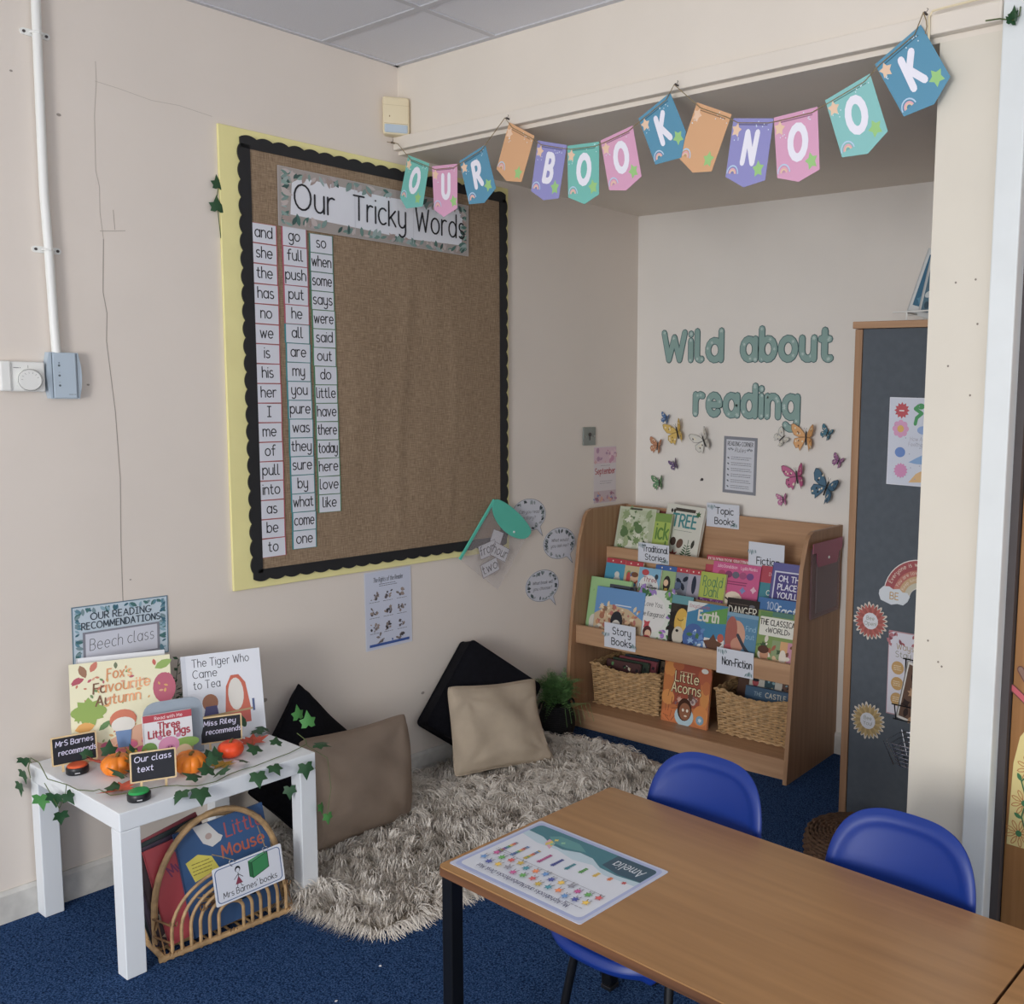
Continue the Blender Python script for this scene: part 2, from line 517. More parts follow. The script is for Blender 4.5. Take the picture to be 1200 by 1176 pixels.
M_beechv = wood('beech_board_upright', '#B08B6B', '#957154', 2, .45)
M_desk = wood('desk_laminate', '#AE8458', '#977049', 0, .3, 46, .5)
M_deskedge = wood('worn_desk_edge', '#7A5236', '#3A2418', 0, .6)
M_door = wood('door_veneer', '#A97B4E', '#8E6238', 2, .4)
M_chalk = mat('chalkboard_black', '#20222A', .7, .1, 30)
M_pine = mat('pale_pine', '#D9BE92', .6, .1, 60)
M_teal = mat('teal_plastic', '#5FC3AE', .3, .03, 10)
M_pinkp = clear('pink_plastic', '#B05E78', .8, .3)
M_clear = clear('clear_plastic', '#D5CED0', .16, .15)
M_purp = clear('smoky_plastic', '#8E7078', .45, .2)
M_dark = mat('dark_gap_and_fixings', '#4a4444', .6, .05, 20)
M_autred = mat('red_autumn_leaf', '#B8503C', .6, .25, 60)
M_autyel = mat('ochre_autumn_leaf', '#A8873C', .6, .25, 60)

def carpet_mat():
    t = NT('navy_carpet')
    co = t.coords()
    n1 = t.n('ShaderNodeTexNoise', i_Scale=190, i_Detail=3, i_Roughness=.75)
    n2 = t.n('ShaderNodeTexVoronoi', i_Scale=230)
    t.l(co, n1.inputs[0]); t.l(co, n2.inputs['Vector'])
    a = t.n('ShaderNodeMath', operation='MULTIPLY_ADD')
    a.inputs[1].default_value = -.45
    t.l(n2.outputs['Distance'], a.inputs[0]); t.l(n1.outputs[0], a.inputs[2])
    t.l(t.ramp(a.outputs[0], [(.06, lin('#13233F')), (.28, lin('#2A4670')), (.44, lin('#4A6690'))]), t.b.inputs['Base Color'])
    t.b.inputs['Roughness'].default_value = 1
    t.b.inputs['Specular IOR Level'].default_value = .06
    t.bump(a.outputs[0], .9, .006)
    return t.m
M_carpet = carpet_mat()
def hessian_mat():
    t = NT('hessian')
    h = []
    for sc_ in ((30, 420, 5), (420, 30, 5)):
        n = t.n('ShaderNodeTexNoise', i_Scale=1, i_Detail=2)
        t.l(t.coords(sc_), n.inputs[0])
        h.append(n.outputs[0])
    a = t.n('ShaderNodeMath', operation='ADD')
    t.l(h[0], a.inputs[0]); t.l(h[1], a.inputs[1])
    n3 = t.n('ShaderNodeTexNoise', i_Scale=1, i_Detail=2)
    t.l(t.coords((14, 1.6, 3)), n3.inputs[0])
    b = t.n('ShaderNodeMath', operation='MULTIPLY_ADD')
    b.inputs[1].default_value = .3
    t.l(n3.outputs[0], b.inputs[0]); t.l(a.outputs[0], b.inputs[2])
    c = t.n('ShaderNodeMath', operation='MULTIPLY')
    c.inputs[1].default_value = .6
    t.l(b.outputs[0], c.inputs[0])
    t.l(t.ramp(c.outputs[0], [(.5, lin('#7B6754')), (.9, lin('#A9937A'))]), t.b.inputs['Base Color'])
    t.b.inputs['Roughness'].default_value = .95
    t.b.inputs['Specular IOR Level'].default_value = .1
    t.bump(a.outputs[0], .5, .002)
    return t.m
M_hess = hessian_mat()

# ------------------------------------------------------------------ the room
def struct(name, mb, m, **k):
    return tag(mb.build(name, m, **k), kind='structure')
YH, YB, XP = 2.286, 3.626, 2.132
struct('floor', MB().box(-.1, 5.5, -2.8, 3.8, -.05, 0), M_carpet)
wl = struct('wall_left', MB().box(-.12, 0, -2.8, 3.8, 0, 2.75), M_wall)
struct('wall_back', MB().box(0, 3.3, YB, YB + .12, 0, 2.75), M_nook)
struct('wall_header', MB().box(0, 5.5, YH, YH + .13, 2.387, 2.75), M_head)
struct('wall_pillar', MB().box(XP, 2.292, YH, YH + .13, 0, 2.387), M_pillar)
struct('wall_nook', MB().box(3.3, 3.4, YH + .13, YB, 0, 2.5), M_wall)
struct('wall_right', MB().box(3.24, 5.5, YH, YH + .13, 0, 2.387), M_head)
struct('ceiling_nook', MB().raw([(0, YH + .1, 2.387), (3.3, YH + .1, 2.387), (3.3, YB + .02, 2.366), (0, YB + .02, 2.366),
        (0, YH + .1, 2.5), (3.3, YH + .1, 2.5), (3.3, YB + .02, 2.5), (0, YB + .02, 2.5)],
        [(0, 1, 2, 3), (4, 7, 6, 5), (0, 4, 5, 1), (2, 6, 7, 3), (0, 3, 7, 4), (1, 5, 6, 2)]), M_head)
ce = struct('ceiling', MB().box(-.1, 5.5, -2.8, YH + .02, 2.715, 2.76), M_bar)
tile_me = None
for i in range(10):
    for j in range(9):
        x0, x1 = max(.012, .545 + .6 * (i - 1) + .012), .545 + .6 * i - .012
        y1, y0 = min(YH - .012, 1.985 + .6 * (1 - j) - .012), 1.985 - .6 * j + .012
        x1 = min(x1, 5.48)
        if x1 - x0 < .1 or y1 - y0 < .1:
            continue
        full = x1 - x0 > .57 and y1 - y0 > .57
        if full and tile_me:
            t_ = link('tile', tile_me, ce, T(x0, y0, 2.703))
        else:
            t_ = MB().box(0, x1 - x0, 0, y1 - y0, 0, .012, .002, 1).build('tile', M_tile, ce, T(x0, y0, 2.703))
            if full:
                tile_me = t_.data
for i in range(9):
    MB().box(.545 + .6 * i - .012, .545 + .6 * i + .012, -2.8, YH, 2.699, 2.715).build('grid_bar', M_bar, ce)
    MB().box(0, 5.5, 1.985 - .6 * i - .012, 1.985 - .6 * i + .012, 2.6992, 2.715).build('grid_bar', M_bar, ce)
MB().box(0, .018, -2.8, YH, 2.698, 2.715).build('edge_trim', M_bar, ce)
MB().box(0, 5.5, YH - .018, YH, 2.698, 2.715).build('edge_trim', M_bar, ce)
# header fascia board, door frame, door
struct('trim_1', MB().box(.002, 2.291, YH - .026, YH, 2.4, 2.446, .003), M_head)
struct('trim_2', MB().box(2.292, 2.356, YH - .02, YH + .13, 0, 2.6, .004), M_trimw)
struct('door_gap_shade', MB().box(2.356, 2.376, YH + .025, YH + .13, 0, 2.3), M_dark)  # dark strip filling the gap beside the door, its shade put in the colour
struct('trim_4', MB().box(2.376, 3.24, YH + .03, YH + .13, 2.06, 2.387), M_trimw)
dr = struct('door_1', MB().box(2.378, 3.2, YH + .045, YH + .09, .006, 2.06, .002), M_door)
hd = MB().box(3.08, 3.12, YH + .035, YH + .045, .95, 1.12, .003)
hd.tube([(3.1, YH + .035, 1.05), (3.1, YH - .01, 1.05), (3.0, YH - .012, 1.05)], .009)
hd.build('door_handle', M_chrome, dr)
def skirt(name, a, b, h=.093, t=.012):
    """a, b: ends along a wall; the board is t thick with a chamfered top"""
    (x0, y0), (x1, y1) = a, b
    d = V((x1 - x0, y1 - y0, 0)); L = d.length; d.normalize()
    n = V((d.y, -d.x, 0))
    prof = [(0, 0), (t, 0), (t, h - .012), (t * .5, h), (0, h)]
    m = MB()
    vs = [V((x0, y0, 0)) + d * (L * k) + n * p + V((0, 0, q)) for k in (0, 1) for p, q in prof]
    m.raw(vs, [(0, 1, 2, 3, 4), (9, 8, 7, 6, 5)] + [(i, 5 + i, 5 + (i + 1) % 5, (i + 1) % 5) for i in range(5)])
    return struct(name, m, M_skirt)
skirt('baseboard_left', (0, -2.8), (0, 3.625))
skirt('baseboard_back', (.013, YB), (3.3, YB))
# hairline cracks and scuffs in the plaster (parts of the wall)
cr = CV(0)
for pts in ([(1.271, 2.45), (1.271, 2.396), (1.262, 2.3), (1.258, 2.145), (1.266, 2.1), (1.264, 2.03), (1.27, 1.953), (1.262, 1.8), (1.27, 1.74), (1.265, 1.658), (1.28, 1.45), (1.285, 1.252), (1.278, 1.05), (1.276, .87)],):
    cr.line(pts[6:], .0024, '#a4998f')
    cr.line(pts[:7], .0016, '#bbb0a5')
cr.line([(1.268, 2.395), (1.33, 2.39), (1.42, 2.378), (1.5, 2.382), (1.6, 2.372)], .0016, '#c2b7ab')
cr.line([(1.262, 1.975), (1.3, 1.98), (1.33, 1.985)], .002, '#b5a99d')
cr.line([(1.3, 2.04), (1.302, 1.985)], .002, '#b5a99d')
for x, y, r in ((1.06, 2.37, .004), (1.21, 1.53, .004), (1.17, 2.28, .006), (1.3, .94, .003), (1.68, .44, .012), (1.71, .46, .01), (2.36, .33, .008), (1.62, 1.3, .003)):
    cr.ell(x, y, r, r * .7, '#a0958b')
cr.put(wl, 'crack', FL(0, 0, .0004))
nh = CV(0)
for x, z in ((2.20, 1.82), (2.25, 1.825), (2.26, 1.72), (2.19, 1.62), (2.25, 1.55), (2.17, .93), (2.2, .88), (2.21, .87)):
    nh.ell(x, z, .0028, .0028, '#857a6e', 8)
nh.put(bpy.data.objects['wall_pillar'], 'nail_hole', FB(0, 0, YH - .0004))

# ------------------------------------------------------------------ notice board on the left wall
LEAFC = ['#6E8F86', '#4F776E', '#8DA9A0', '#3F5E5A', '#9DB0AE', '#A9968F']
bd = thing('notice_board', 'large hessian notice board with yellow margin and black scalloped edging', 'notice board', FL(0, 0, 0))
MB().box(1.612, 2.802, .857, 2.353, .001, .012, .001, 1).build('backing', M_yel, bd)
hs = MB()
n = 60
vs = []
for j in range(n + 1):
    for i in range(n + 1):
        x, y = 1.69 + (2.76 - 1.69) * i / n, .9 + (2.318 - .9) * j / n
        z = .0165 + min(1, max(0, (x - 2.0) / .1)) * (.003 * math.sin(x * 11 + 1.4 * math.sin(y * 3)) + .004 * math.exp(-((x - 2.28 - .03 * math.sin(y * 4)) / .018) ** 2) + .004 * math.exp(-((x - 2.5 - .015 * math.sin(y * 5)) / .014) ** 2) + .003 * math.exp(-((x - 2.13 + .02 * math.sin(y * 3)) / .02) ** 2) + .002 * math.exp(-((y - 1.45) / .01) ** 2)) * min(1, max(0, (2.75 - x) / .06)) * min(1, max(0, (y - .92) / .1)) * min(1, max(0, (2.0 - y) / .1))
        vs.append((x, y, z))
hs.raw(vs, [(j * (n + 1) + i, j * (n + 1) + i + 1, (j + 1) * (n + 1) + i + 1, (j + 1) * (n + 1) + i) for j in range(n) for i in range(n)])
hs.build('hessian_sheet', M_hess, bd, smooth=True)
def scallop(x0, y0, x1, y1, side):
    L = math.hypot(x1 - x0, y1 - y0); k = max(1, round(L / .055)); d = ((x1 - x0) / L, (y1 - y0) / L); nrm = (-d[1] * side, d[0] * side)
    out = []
    for i in range(k * 8 + 1):
        t = i / (k * 8)
        a = .024 + .009 * abs(math.sin(math.pi * t * k)) ** .8 - .004
        out.append((x0 + d[0] * L * t + nrm[0] * a, y0 + d[1] * L * t + nrm[1] * a))
    inn = [(x1 - nrm[0] * .012, y1 - nrm[1] * .012), (x0 - nrm[0] * .012, y0 - nrm[1] * .012)]
    p = out + inn
    return p if sum(p[i - 1][0] * p[i][1] - p[i][0] * p[i - 1][1] for i in range(len(p))) > 0 else p[::-1]
bx0, bx1, by0, by1 = 1.697, 2.762, .908, 2.305
for i, (a, b, c, d, s_) in enumerate(((bx0, by0, bx0, by1, 1), (bx1, by0, bx1, by1, -1), (bx0 - .02, by0, bx1 + .02, by0, -1), (bx0 - .02, by1, bx1 + .02, by1, 1))):
    MB().prism(scallop(a, b, c, d, s_), .0145 if i > 1 else .0150, .0205).build('border_strip', M_black, bd)

def card(name, label, cat, M, w, h, base, draw, group=None, t=.0012, round_=0, seed=1, gloss=False, rim=None):
    """a thin card centred on M; draw(cv) prints on its face"""
    m = MB()
    if round_:
        m.prism(rr(-w / 2, -h / 2, w / 2, h / 2, round_), 0, t)
    else:
        m.box(-w / 2, w / 2, -h / 2, h / 2, 0, t)
    m.c = [lin(base)] * len(m.f)
    o = tag(m.build(name, INKG if gloss else INK, None, M), label, cat, group)
    if draw:
        cv = CV(t + 3e-5, seed)
        draw(cv)
        cv.put(o, gloss=gloss)
    return o
PW = '#E3E5EC'
def d_banner(c):
    c.rect(-.393, -.096, .393, .096, '#A9A09A')
    c.poly([(-.352, -.055), (-.345, .05), (-.31, .072), (.0, .066), (.35, .075), (.366, .04), (.36, -.06), (.1, -.07), (-.1, -.062)], PW)
    for k in range(230):
        t, e = c.rnd.random(), c.rnd.randrange(6)
        x, y, a = [(-.385 + .77 * t, .09, 270), (-.385 + .77 * t, -.09, 90), (-.385, -.085 + .17 * t, 0), (.385, -.085 + .17 * t, 180), (-.385 + .77 * t, .082, 200), (-.385 + .77 * t, -.084, 20)][e]
        L = c.rnd.uniform(.02, .043)
        a += c.rnd.uniform(-50, 50)
        ex, ey = x + L * math.cos(R_(a)), y + L * math.sin(R_(a))
        if abs(ex) < .392 and abs(ey) < .095:
            c.leaf(x, y, L, a, c.rnd.choice(LEAFC + ['#B5A8A8', '#7F9A94', '#C3B6B2']), c.rnd.uniform(.3, .5))
            c.z -= c.dz * .6
    for x in (-.11, .135):
        c.line([(x, -.085), (x, .085)], .0012, '#C6C7CE')
    c.text('Our', -.338, -.034, .083, '#2b2b30', .11, al='l', sp=.3, fit=.147)
    c.text('Tricky', -.115, -.034, .083, '#2b2b30', .11, al='l', sp=.3, fit=.215)
    c.text('Words', .146, -.034, .083, '#2b2b30', .11, al='l', sp=.3, fit=.225)
card('banner_card', 'laminated leafy banner reading our tricky words on the notice board', 'banner', FL(2.193, 2.158, .0215, -.6), .79, .195, '#B9B2B0', d_banner, gloss=True)
WORDS = ['and she the has no we is his her I me of pull into as be to', 'go full push put he all are my you pure was they sure by what come one', 'so when some says were said out do little have there today here love like']
ORD = ['red edged', 'teal edged', 'green edged']
rnd = random.Random(4)
for ci, (ws, yc, ztop, pitch, drift) in enumerate(zip(WORDS, (1.7465, 1.853, 1.951), (2.062, 2.065, 2.055), (.0651, .0643, .0643), (0, .009, .012))):
    for k, wd in enumerate(ws.split()):
        edge = ['#C0485A', '#B95068' if k < 5 else '#2F8F94', '#4C8A62' if k > 2 else '#3C7D6C'][ci]
        ename = ['red', 'pink' if k < 5 else 'teal', 'green'][ci]
        bw = .091 if ci < 2 else .09
        def dw(c, wd=wd, bw=bw):
            c.rect(-bw / 2 + .005, -.0305, bw / 2 - .003, .0305, '#D9DBE4')
            c.text(wd, 0, -.0125, .034, '#26262c', .16, fit=bw * .8, sp=.26, cond=.84)
        pos = ['left', 'middle', 'right'][ci] + ' column'
        card('word_card', '%s edged word card printed %s in the %s of the notice board' % (ename, wd.lower() if wd != 'I' else 'with capital i', pos), 'word card',
             FL(yc + drift * k / 15 + rnd.uniform(-.001, .001), ztop - .031 - pitch * k, .0195, rnd.uniform(-.7, .7)), bw, .0635, edge, dw, 'tricky word cards', .0008)

# pouch of spare cards hung over the board's corner
pm = axes((0, .208, -.164), (0, .164, .208), (.028, 2.525, .851))
po = thing('card_pouch', 'clear plastic pouch with teal flap hanging off the notice board corner', 'pouch', pm)
MB().box(0, .25, 0, .285, 0, .004, .0015, 1).build('pouch_body', M_clear, po)
MB().box(-.006, .006, 0, .29, -.001, .006, .001, 1).build('pouch_seam', M_teal, po)
MB().prism([(0, .288)] + [(.128 + .13 * math.cos(R_(a)), .285 - .07 * math.sin(R_(a))) for a in range(170, 5, -11)] + [(.256, .288)] + [(.128 + .128 * math.cos(R_(a)), .288 + .03 * math.sin(R_(a))) for a in range(10, 180, 12)], .005, .0075).build('pouch_flap', M_teal, po, smooth=True)
MB().lathe([(.005, 0), (.005, .003), (.003, .004)], 12, T(.17, .24, .0076)).build('pouch_popper', M_white, po)
for i, (x, y, r, wd, lb) in enumerate(((.165, .135, 10, 'hour', 'upper'), (.16, .055, 55, 'two', 'lower'), (.105, .11, 52, 'from', 'half hidden'), (.12, .16, -75, '', 'blank'))):
    def dp(c, wd=wd):
        c.rect(-.044, -.028, .044, .028, '#DEDFE6')
        if wd:
            c.text(wd, 0, -.015, .037, '#26262c', .13, fit=.08)
    card('word_card', ['loose word card printed hour inside the clear teal flapped pouch', 'loose word card printed two inside the clear teal flapped pouch', 'loose word card printed from tucked behind others in the clear pouch', 'blank backed word card standing up in the clear teal flapped pouch'][i],
         'word card', pm @ T(x, y, -.002 - .0016 * i) @ RZ(r), .092, .06, '#7d6f72', dp, None, .0008)

# posters and small fittings on the left wall
def d_rights(c):
    c.rect(-.098, -.146, .098, .146, '#CBD0E2')
    c.text('The Rights of the Reader', 0, .108, .017, '#2a2a33', .12, fit=.13, slant=.2)
    c.scribble(-.04, .088, .045, .102, 2, '#4a4a55', .0018)
    for r in range(4):
        for k in range(3 if r < 3 else 2):
            x, y = (-.062 + .06 * k) if r < 3 else (-.04 + .09 * k), .055 - .06 * r - (.0 if r < 3 else -.012)
            c.blobs(x - .016, y - .012, x + .016, y + .014, 9, ['#4e4a4e', '#8a7f7c', '#6d6468', '#a08f86'], .003, .009)
            c.scribble(x - .022, y - .026, x + .022, y - .019, 1, '#555555', .0015)
    c.rect(-.088, -.138, .088, -.128, '#2F55A0')
    c.ell(.012, -.122, .003, .005, '#2F55A0', 8)
card('rights_poster', 'white poster titled the rights of the reader with blue bottom stripe', 'poster', FL(2.2085, .6995, .002, .5), .205, .3, '#D6D9E6', d_rights, gloss=True)
for i, (y, z, q) in enumerate(((2.923, .993, ['Can you read', 'a story?']), (3.108, .848, ['What would', 'you ask me?']), (3.003, .668, ['What book will', 'you choose?']))):
    m = MB()
    pts = [(.1 * math.cos(R_(a)), .072 * math.sin(R_(a))) for a in range(-40, 300, 12)] + [(.055, -.068), (.088, -.098), (.07, -.055)]
    m.prism(pts, 0, .0012)
    m.c = [lin('#D3D4DE')] * len(m.f)
    o = tag(m.build('speech_bubble', INK, None, FL(y, z, .001, -3)), ['leafy paper speech bubble partly behind the teal pouch flap', 'leafy paper speech bubble nearest the wooden book display', 'leafy paper speech bubble lowest of three on the wall'][i], 'wall sign', 'leafy speech bubbles')
    c = CV(.0013, i)
    for k in range(46):
        a = c.rnd.uniform(0, 360)
        c.leaf(.092 * math.cos(R_(a)), .066 * math.sin(R_(a)), c.rnd.uniform(.014, .026), a + 180 + c.rnd.uniform(-60, 60), c.rnd.choice(['#5b6a6c', '#8e9a9c', '#3f4a50', '#a9aeb4']), .5)
        c.z -= c.dz * .5
    c.line([(p[0] * .985, p[1] * .985) for p in pts] + [(pts[0][0] * .985, pts[0][1] * .985)], .0015, '#55606a')
    for k, tx in enumerate(q):
        c.text(tx, 0, .008 - .026 * k, .014, '#33333a', .13, slant=.25, fit=.12)
    c.put(o)
sw = thing('key_switch', 'square grey metal switch plate on the wall above the calendar poster', 'switch', FL(3.292, 1.327))
MB().box(-.04, .04, -.042, .042, 0, .008, .002).build('plate', mat('brushed_switch_plate', '#8E9490', .4, .05, 30, metal=.4), sw)
for x in (-.026, .026):
    MB().lathe([(.004, 0), (.004, .002), (.002, .003)], 10, T(x, 0, .008)).build('screw', M_chrome, sw)
MB().lathe([(.009, 0), (.009, .003), (.006, .004)], 14, T(0, .008, .008)).box(-.0015, .0015, -.018, .008, .008, .011).build('key_slot', M_dark, sw)
def d_sept(c):
    c.rect(-.075, .055, .075, .13, '#D9B9C4'); c.rect(-.075, -.13, .075, -.075, '#C9B4BA')
    c.blobs(-.07, .06, .075, .125, 22, ['#C98FA8', '#E3C3CC', '#B58BA6', '#D7A9A9'], .006, .016)
    c.text('September', 0, .005, .027, '#B2454E', .2, fit=.135)
    c.scribble(-.03, .04, .04, .048, 1, '#8a7a84', .0016); c.scribble(-.035, -.045, .05, -.025, 2, '#8a7a84', .0016)
    c.blobs(-.07, -.125, .075, -.085, 22, ['#B78AA0', '#7F8FC0', '#D9A48F', '#A06A80'], .005, .013)
card('month_poster', 'pink and white month poster reading september beside the switch', 'poster', FL(3.404, 1.142), .152, .268, '#DAD0D2', d_sept)

# conduit, thermostat, control box, motion sensor
cp = thing('conduit_pipe', 'white conduit pipe running down the wall into the grey box', 'pipe', FL(0, 0, 0))
MB().tube([(1.124, 2.71, .018), (1.121, 2.5, .018), (1.118, 2.2, .018), (1.117, 2.05, .018), (1.121, 1.9, .018), (1.124, 1.7, .018), (1.127, 1.6, .018)], .0115, 14).build('pipe', M_white, cp, smooth=True)
for y, z in ((1.121, 2.482), (1.121, 1.903)):
    m = MB()
    m.tube([(y - .0125, z, .006), (y - .0125, z, .018), (y - .009, z, .027), (y, z, .031), (y + .009, z, .027), (y + .0125, z, .018), (y + .0125, z, .006)], .0035, 6)
    m.prism(rr(y - .036, z - .009, y + .036, z + .009, .0085), 0, .0045)
    o = m.build('saddle_clip', M_white, cp)
    for s_ in (-1, 1):
        MB().lathe([(.004, 0), (.004, .0015), (.002, .002)], 10, T(y + s_ * .027, z, .0045)).build('screw', M_dark, o)
th = thing('thermostat', 'white wall thermostat with round dial beside the grey box', 'thermostat', FL(1.044, 1.55))
MB().box(-.038, .047, -.041, .041, 0, .03, .004).build('housing', M_white, th)
MB().box(-.062, -.036, -.04, .042, 0, .036, .004).build('end_cap', M_white, th)
MB().lathe([(.029, 0), (.03, .002), (.03, .01), (.027, .014)], 30, T(.006, -.009, .03)).build('dial', M_white, th, smooth=True)
c = CV(.0442)
c.line(arc(.006, -.009, .03, .03, 0, 360), .0012, '#8c8c8a')
for a in range(20, 180, 26):
    c.line([(.006 + .018 * math.cos(R_(a)), -.009 + .018 * math.sin(R_(a))), (.006 + .022 * math.cos(R_(a)), -.009 + .022 * math.sin(R_(a)))], .001, '#999999')
c.z = .0302
c.scribble(-.028, .02, -.01, .028, 1, '#8c8c8a', .0022); c.line([(.006, .024), (.006, .031)], .001, '#777777')
c.put(th, 'print')
gb = thing('control_box', 'pale grey control box under the white pipe on the wall', 'control box', FL(1.1405, 1.555))
m = MB()
m.prism([(-.037, -.065), (.037, -.065), (.043, -.03), (.045, 0), (.043, .03), (.037, .065), (-.037, .065), (-.043, .03), (-.045, 0), (-.043, -.03)], 0, .026)
m.build('housing', M_grey, gb)
MB().box(-.03, .03, -.064, .064, .024, .03, .003).build('front_cover', M_grey, gb)
c = CV(.0302)
for x in (-.0315, .0315):
    c.rect(x - .001, -.063, x + .001, .063, '#66707a')
for k, z in enumerate((.028, .0, -.028)):
    c.ell(-.014, z, .0032, .0032, '#5b6670', 8)
    c.line([(-.016, z + .009), (-.012, z + .009)], .001, '#7a858f')
c.text('x', -.014, .033, .006, '#5b6670', .2)
c.scribble(.008, -.056, .026, -.05, 1, '#7a858f', .0016)
c.put(gb, 'print')
pr = thing('motion_sensor', 'cream motion sensor fixed in the corner above the notice board', 'sensor', axes((1, 1.3, 0), (0, 0, 1), (.036, 2.252, 2.51)))
MB().box(-.046, .046, -.066, .066, -.03, .024, .008, 3).build('housing', M_cream, pr, smooth=True)
MB().box(-.04, .04, -.06, -.03, .02, .0265, .004, 2).build('lens', M_grey, pr)
c = CV(.0243)
c.line([(-.04, -.028), (.04, -.028)], .0014, '#b09a6c'); c.line([(-.045, .036), (.045, .036)], .001, '#c4b184'); c.ell(-.022, -.003, .002, .003, '#8a6a40', 8)
c.put(pr, 'print')

# ------------------------------------------------------------------ ivy helper
IVY = [(0, 0), (-.16, -.14), (-.42, -.1), (-.36, .12), (-.5, .4), (-.22, .46), (0, .95), (.22, .46), (.5, .4), (.36, .12), (.42, -.1), (.16, -.14)]
def leaf_mesh(size, m, name='leaf', parent=None, M=None, curl=.12):
    vs = [(x * size, y * size, -curl * size * (x * x * 3 + abs(y - .3) * .5) + .03 * size) for x, y in IVY] + [(0, .35 * size, .09 * size)]
    k = len(IVY)
    mb = MB().raw(vs, [(i, (i + 1) % k, k) for i in range(k)])
    return mb.build(name, m, parent, M, smooth=True)
IVY_ME = {}
def ivy_leaf(parent, loc, size, rot, m=None):
    """rot: euler degrees; local y is the tip, z the upper face"""
    m = m or M_leaf
    M = T(*loc) @ RZ(rot[2]) @ RX(rot[0]) @ RY(rot[1]) @ MX.Scale(size, 4)
    if m.name in IVY_ME:
        return link('leaf', IVY_ME[m.name], parent, M)
    o = leaf_mesh(1, m, 'leaf', parent, M)
    IVY_ME[m.name] = o.data
    return o
iv = thing('ivy_sprig', 'two dark ivy leaves poking out beside the yellow notice board margin', 'ivy', T(0, 0, 0))
MB().tube([(.006, 1.61, 2.16), (.012, 1.6, 2.12), (.01, 1.605, 2.06), (.006, 1.612, 2.0)], .0015, 5).build('stem', M_stem, iv)
ivy_leaf(iv, (.014, 1.605, 2.155), .045, (80, 0, 100)); ivy_leaf(iv, (.014, 1.6, 2.085), .05, (85, 10, 80))
iv = thing('ivy_sprig', 'small ivy sprig dangling at the top of the white door frame', 'ivy', T(0, 0, 0))
MB().tube([(2.255, YH - .028, 2.405), (2.29, YH - .03, 2.402), (2.32, YH - .03, 2.392), (2.335, YH - .03, 2.4), (2.335, YH - .026, 2.42)], .0016, 5).build('stem', M_stem, iv)
ivy_leaf(iv, (2.322, YH - .034, 2.395), .032, (95, 0, 160)); ivy_leaf(iv, (2.318, YH - .036, 2.385), .03, (100, 30, 200)); ivy_leaf(iv, (2.33, YH - .036, 2.388), .03, (95, -30, 130))

# ------------------------------------------------------------------ words and butterflies on the nook's back wall
SAGE, SAGED = '#8FB0AA', '#4d6f72'
def wall_word(word, x0, x1, zb, cap, names):
    k = cap / 1.5
    sp = .42
    tot = sum(GW[ch] + sp for ch in word) - sp
    sx = (x1 - x0) / (tot * k)
    x = x0
    for ch, lb in zip(word, names):
        o = None
        cvb = CV(0)
        for st in GL[ch]:
            pts = [(px * k * sx, py * k) for px, py in st]
            cvb.line(pts, .4 * k, SAGED, lift=False)
        # cut-out card: the same strokes with thickness
        top = CV(.0022, ord(ch) + int(x * 100))
        for st in GL[ch]:
            pts = [(px * k * sx, py * k) for px, py in st]
            top.line(pts, .32 * k, SAGE, lift=False)
            for q in range(2):
                p = pts[top.rnd.randrange(len(pts))]
                top.star(p[0] + top.rnd.uniform(-.004, .004), p[1] + top.rnd.uniform(-.004, .004), .011, '#BFD3CE', 6, .35, top.rnd.uniform(0, 60))
        base = MB()
        nv = len(cvb.v)
        base.v = [(a, b, 0) for a, b, _ in cvb.v] + [(a, b, .002) for a, b, _ in cvb.v]
        for f in cvb.f:
            base.raw([], [])
            g = [i + nv for i in f]
            base.f.append(g); base.mi.append(0); base.c.append(lin(SAGED))
            for i in range(len(f)):
                a, b = f[i - 1], f[i]
                base.f.append([a, b, b + nv, a + nv]); base.mi.append(0); base.c.append(lin(SAGED))
        o = tag(base.build('wall_letter', INK, None, FB(x, zb, YB - .001)), 'sage green cut-out letter %s' % lb, 'letter', 'cut-out letters of the reading slogan')
        top.put(o, 'print')
        x += (GW[ch] + sp) * k * sx
wall_word('Wild', .172, .508, 1.688, .128, ['w at the start of wild', 'i in wild', 'l in wild', 'd at the end of wild'])
wall_word('about', .628, 1.078, 1.69, .13, ['a at the start of about', 'b in about', 'o in about', 'u in about', 't at the end of about'])
wall_word('reading', .366, .922, 1.44, .13, ['r at the start of reading', 'e in reading', 'a in reading', 'd in reading', 'i in reading', 'n in reading', 'g at the end of reading'])
def d_rules(c):
    c.rect(-.078, -.115, .078, .115, '#D7DAE3')
    c.text('READING CORNER', 0, .088, .018, '#33343c', .17, fit=.14)
    c.text('Rules', 0, .06, .018, '#33343c', .12, slant=.3)
    for s_ in (-1, 1):
        for k in range(5):
            c.leaf(s_ * (.045 + .006 * k), .066 + .003 * (k % 3), .012, 90 + s_ * 50, '#6e7680', .4)
    for k in range(6):
        y = .035 - .026 * k
        c.leaf(-.07, y, .014, -30, '#5c666c', .5)
        c.scribble(-.048, y - .012, .065, y + .006, 2, '#4a4c55', .002)
card('rules_poster', 'white reading corner rules sheet with grey border on back wall', 'poster', FB(.6255, 1.213, YB - .001, -.8), .184, .258, '#8b8e98', d_rules)
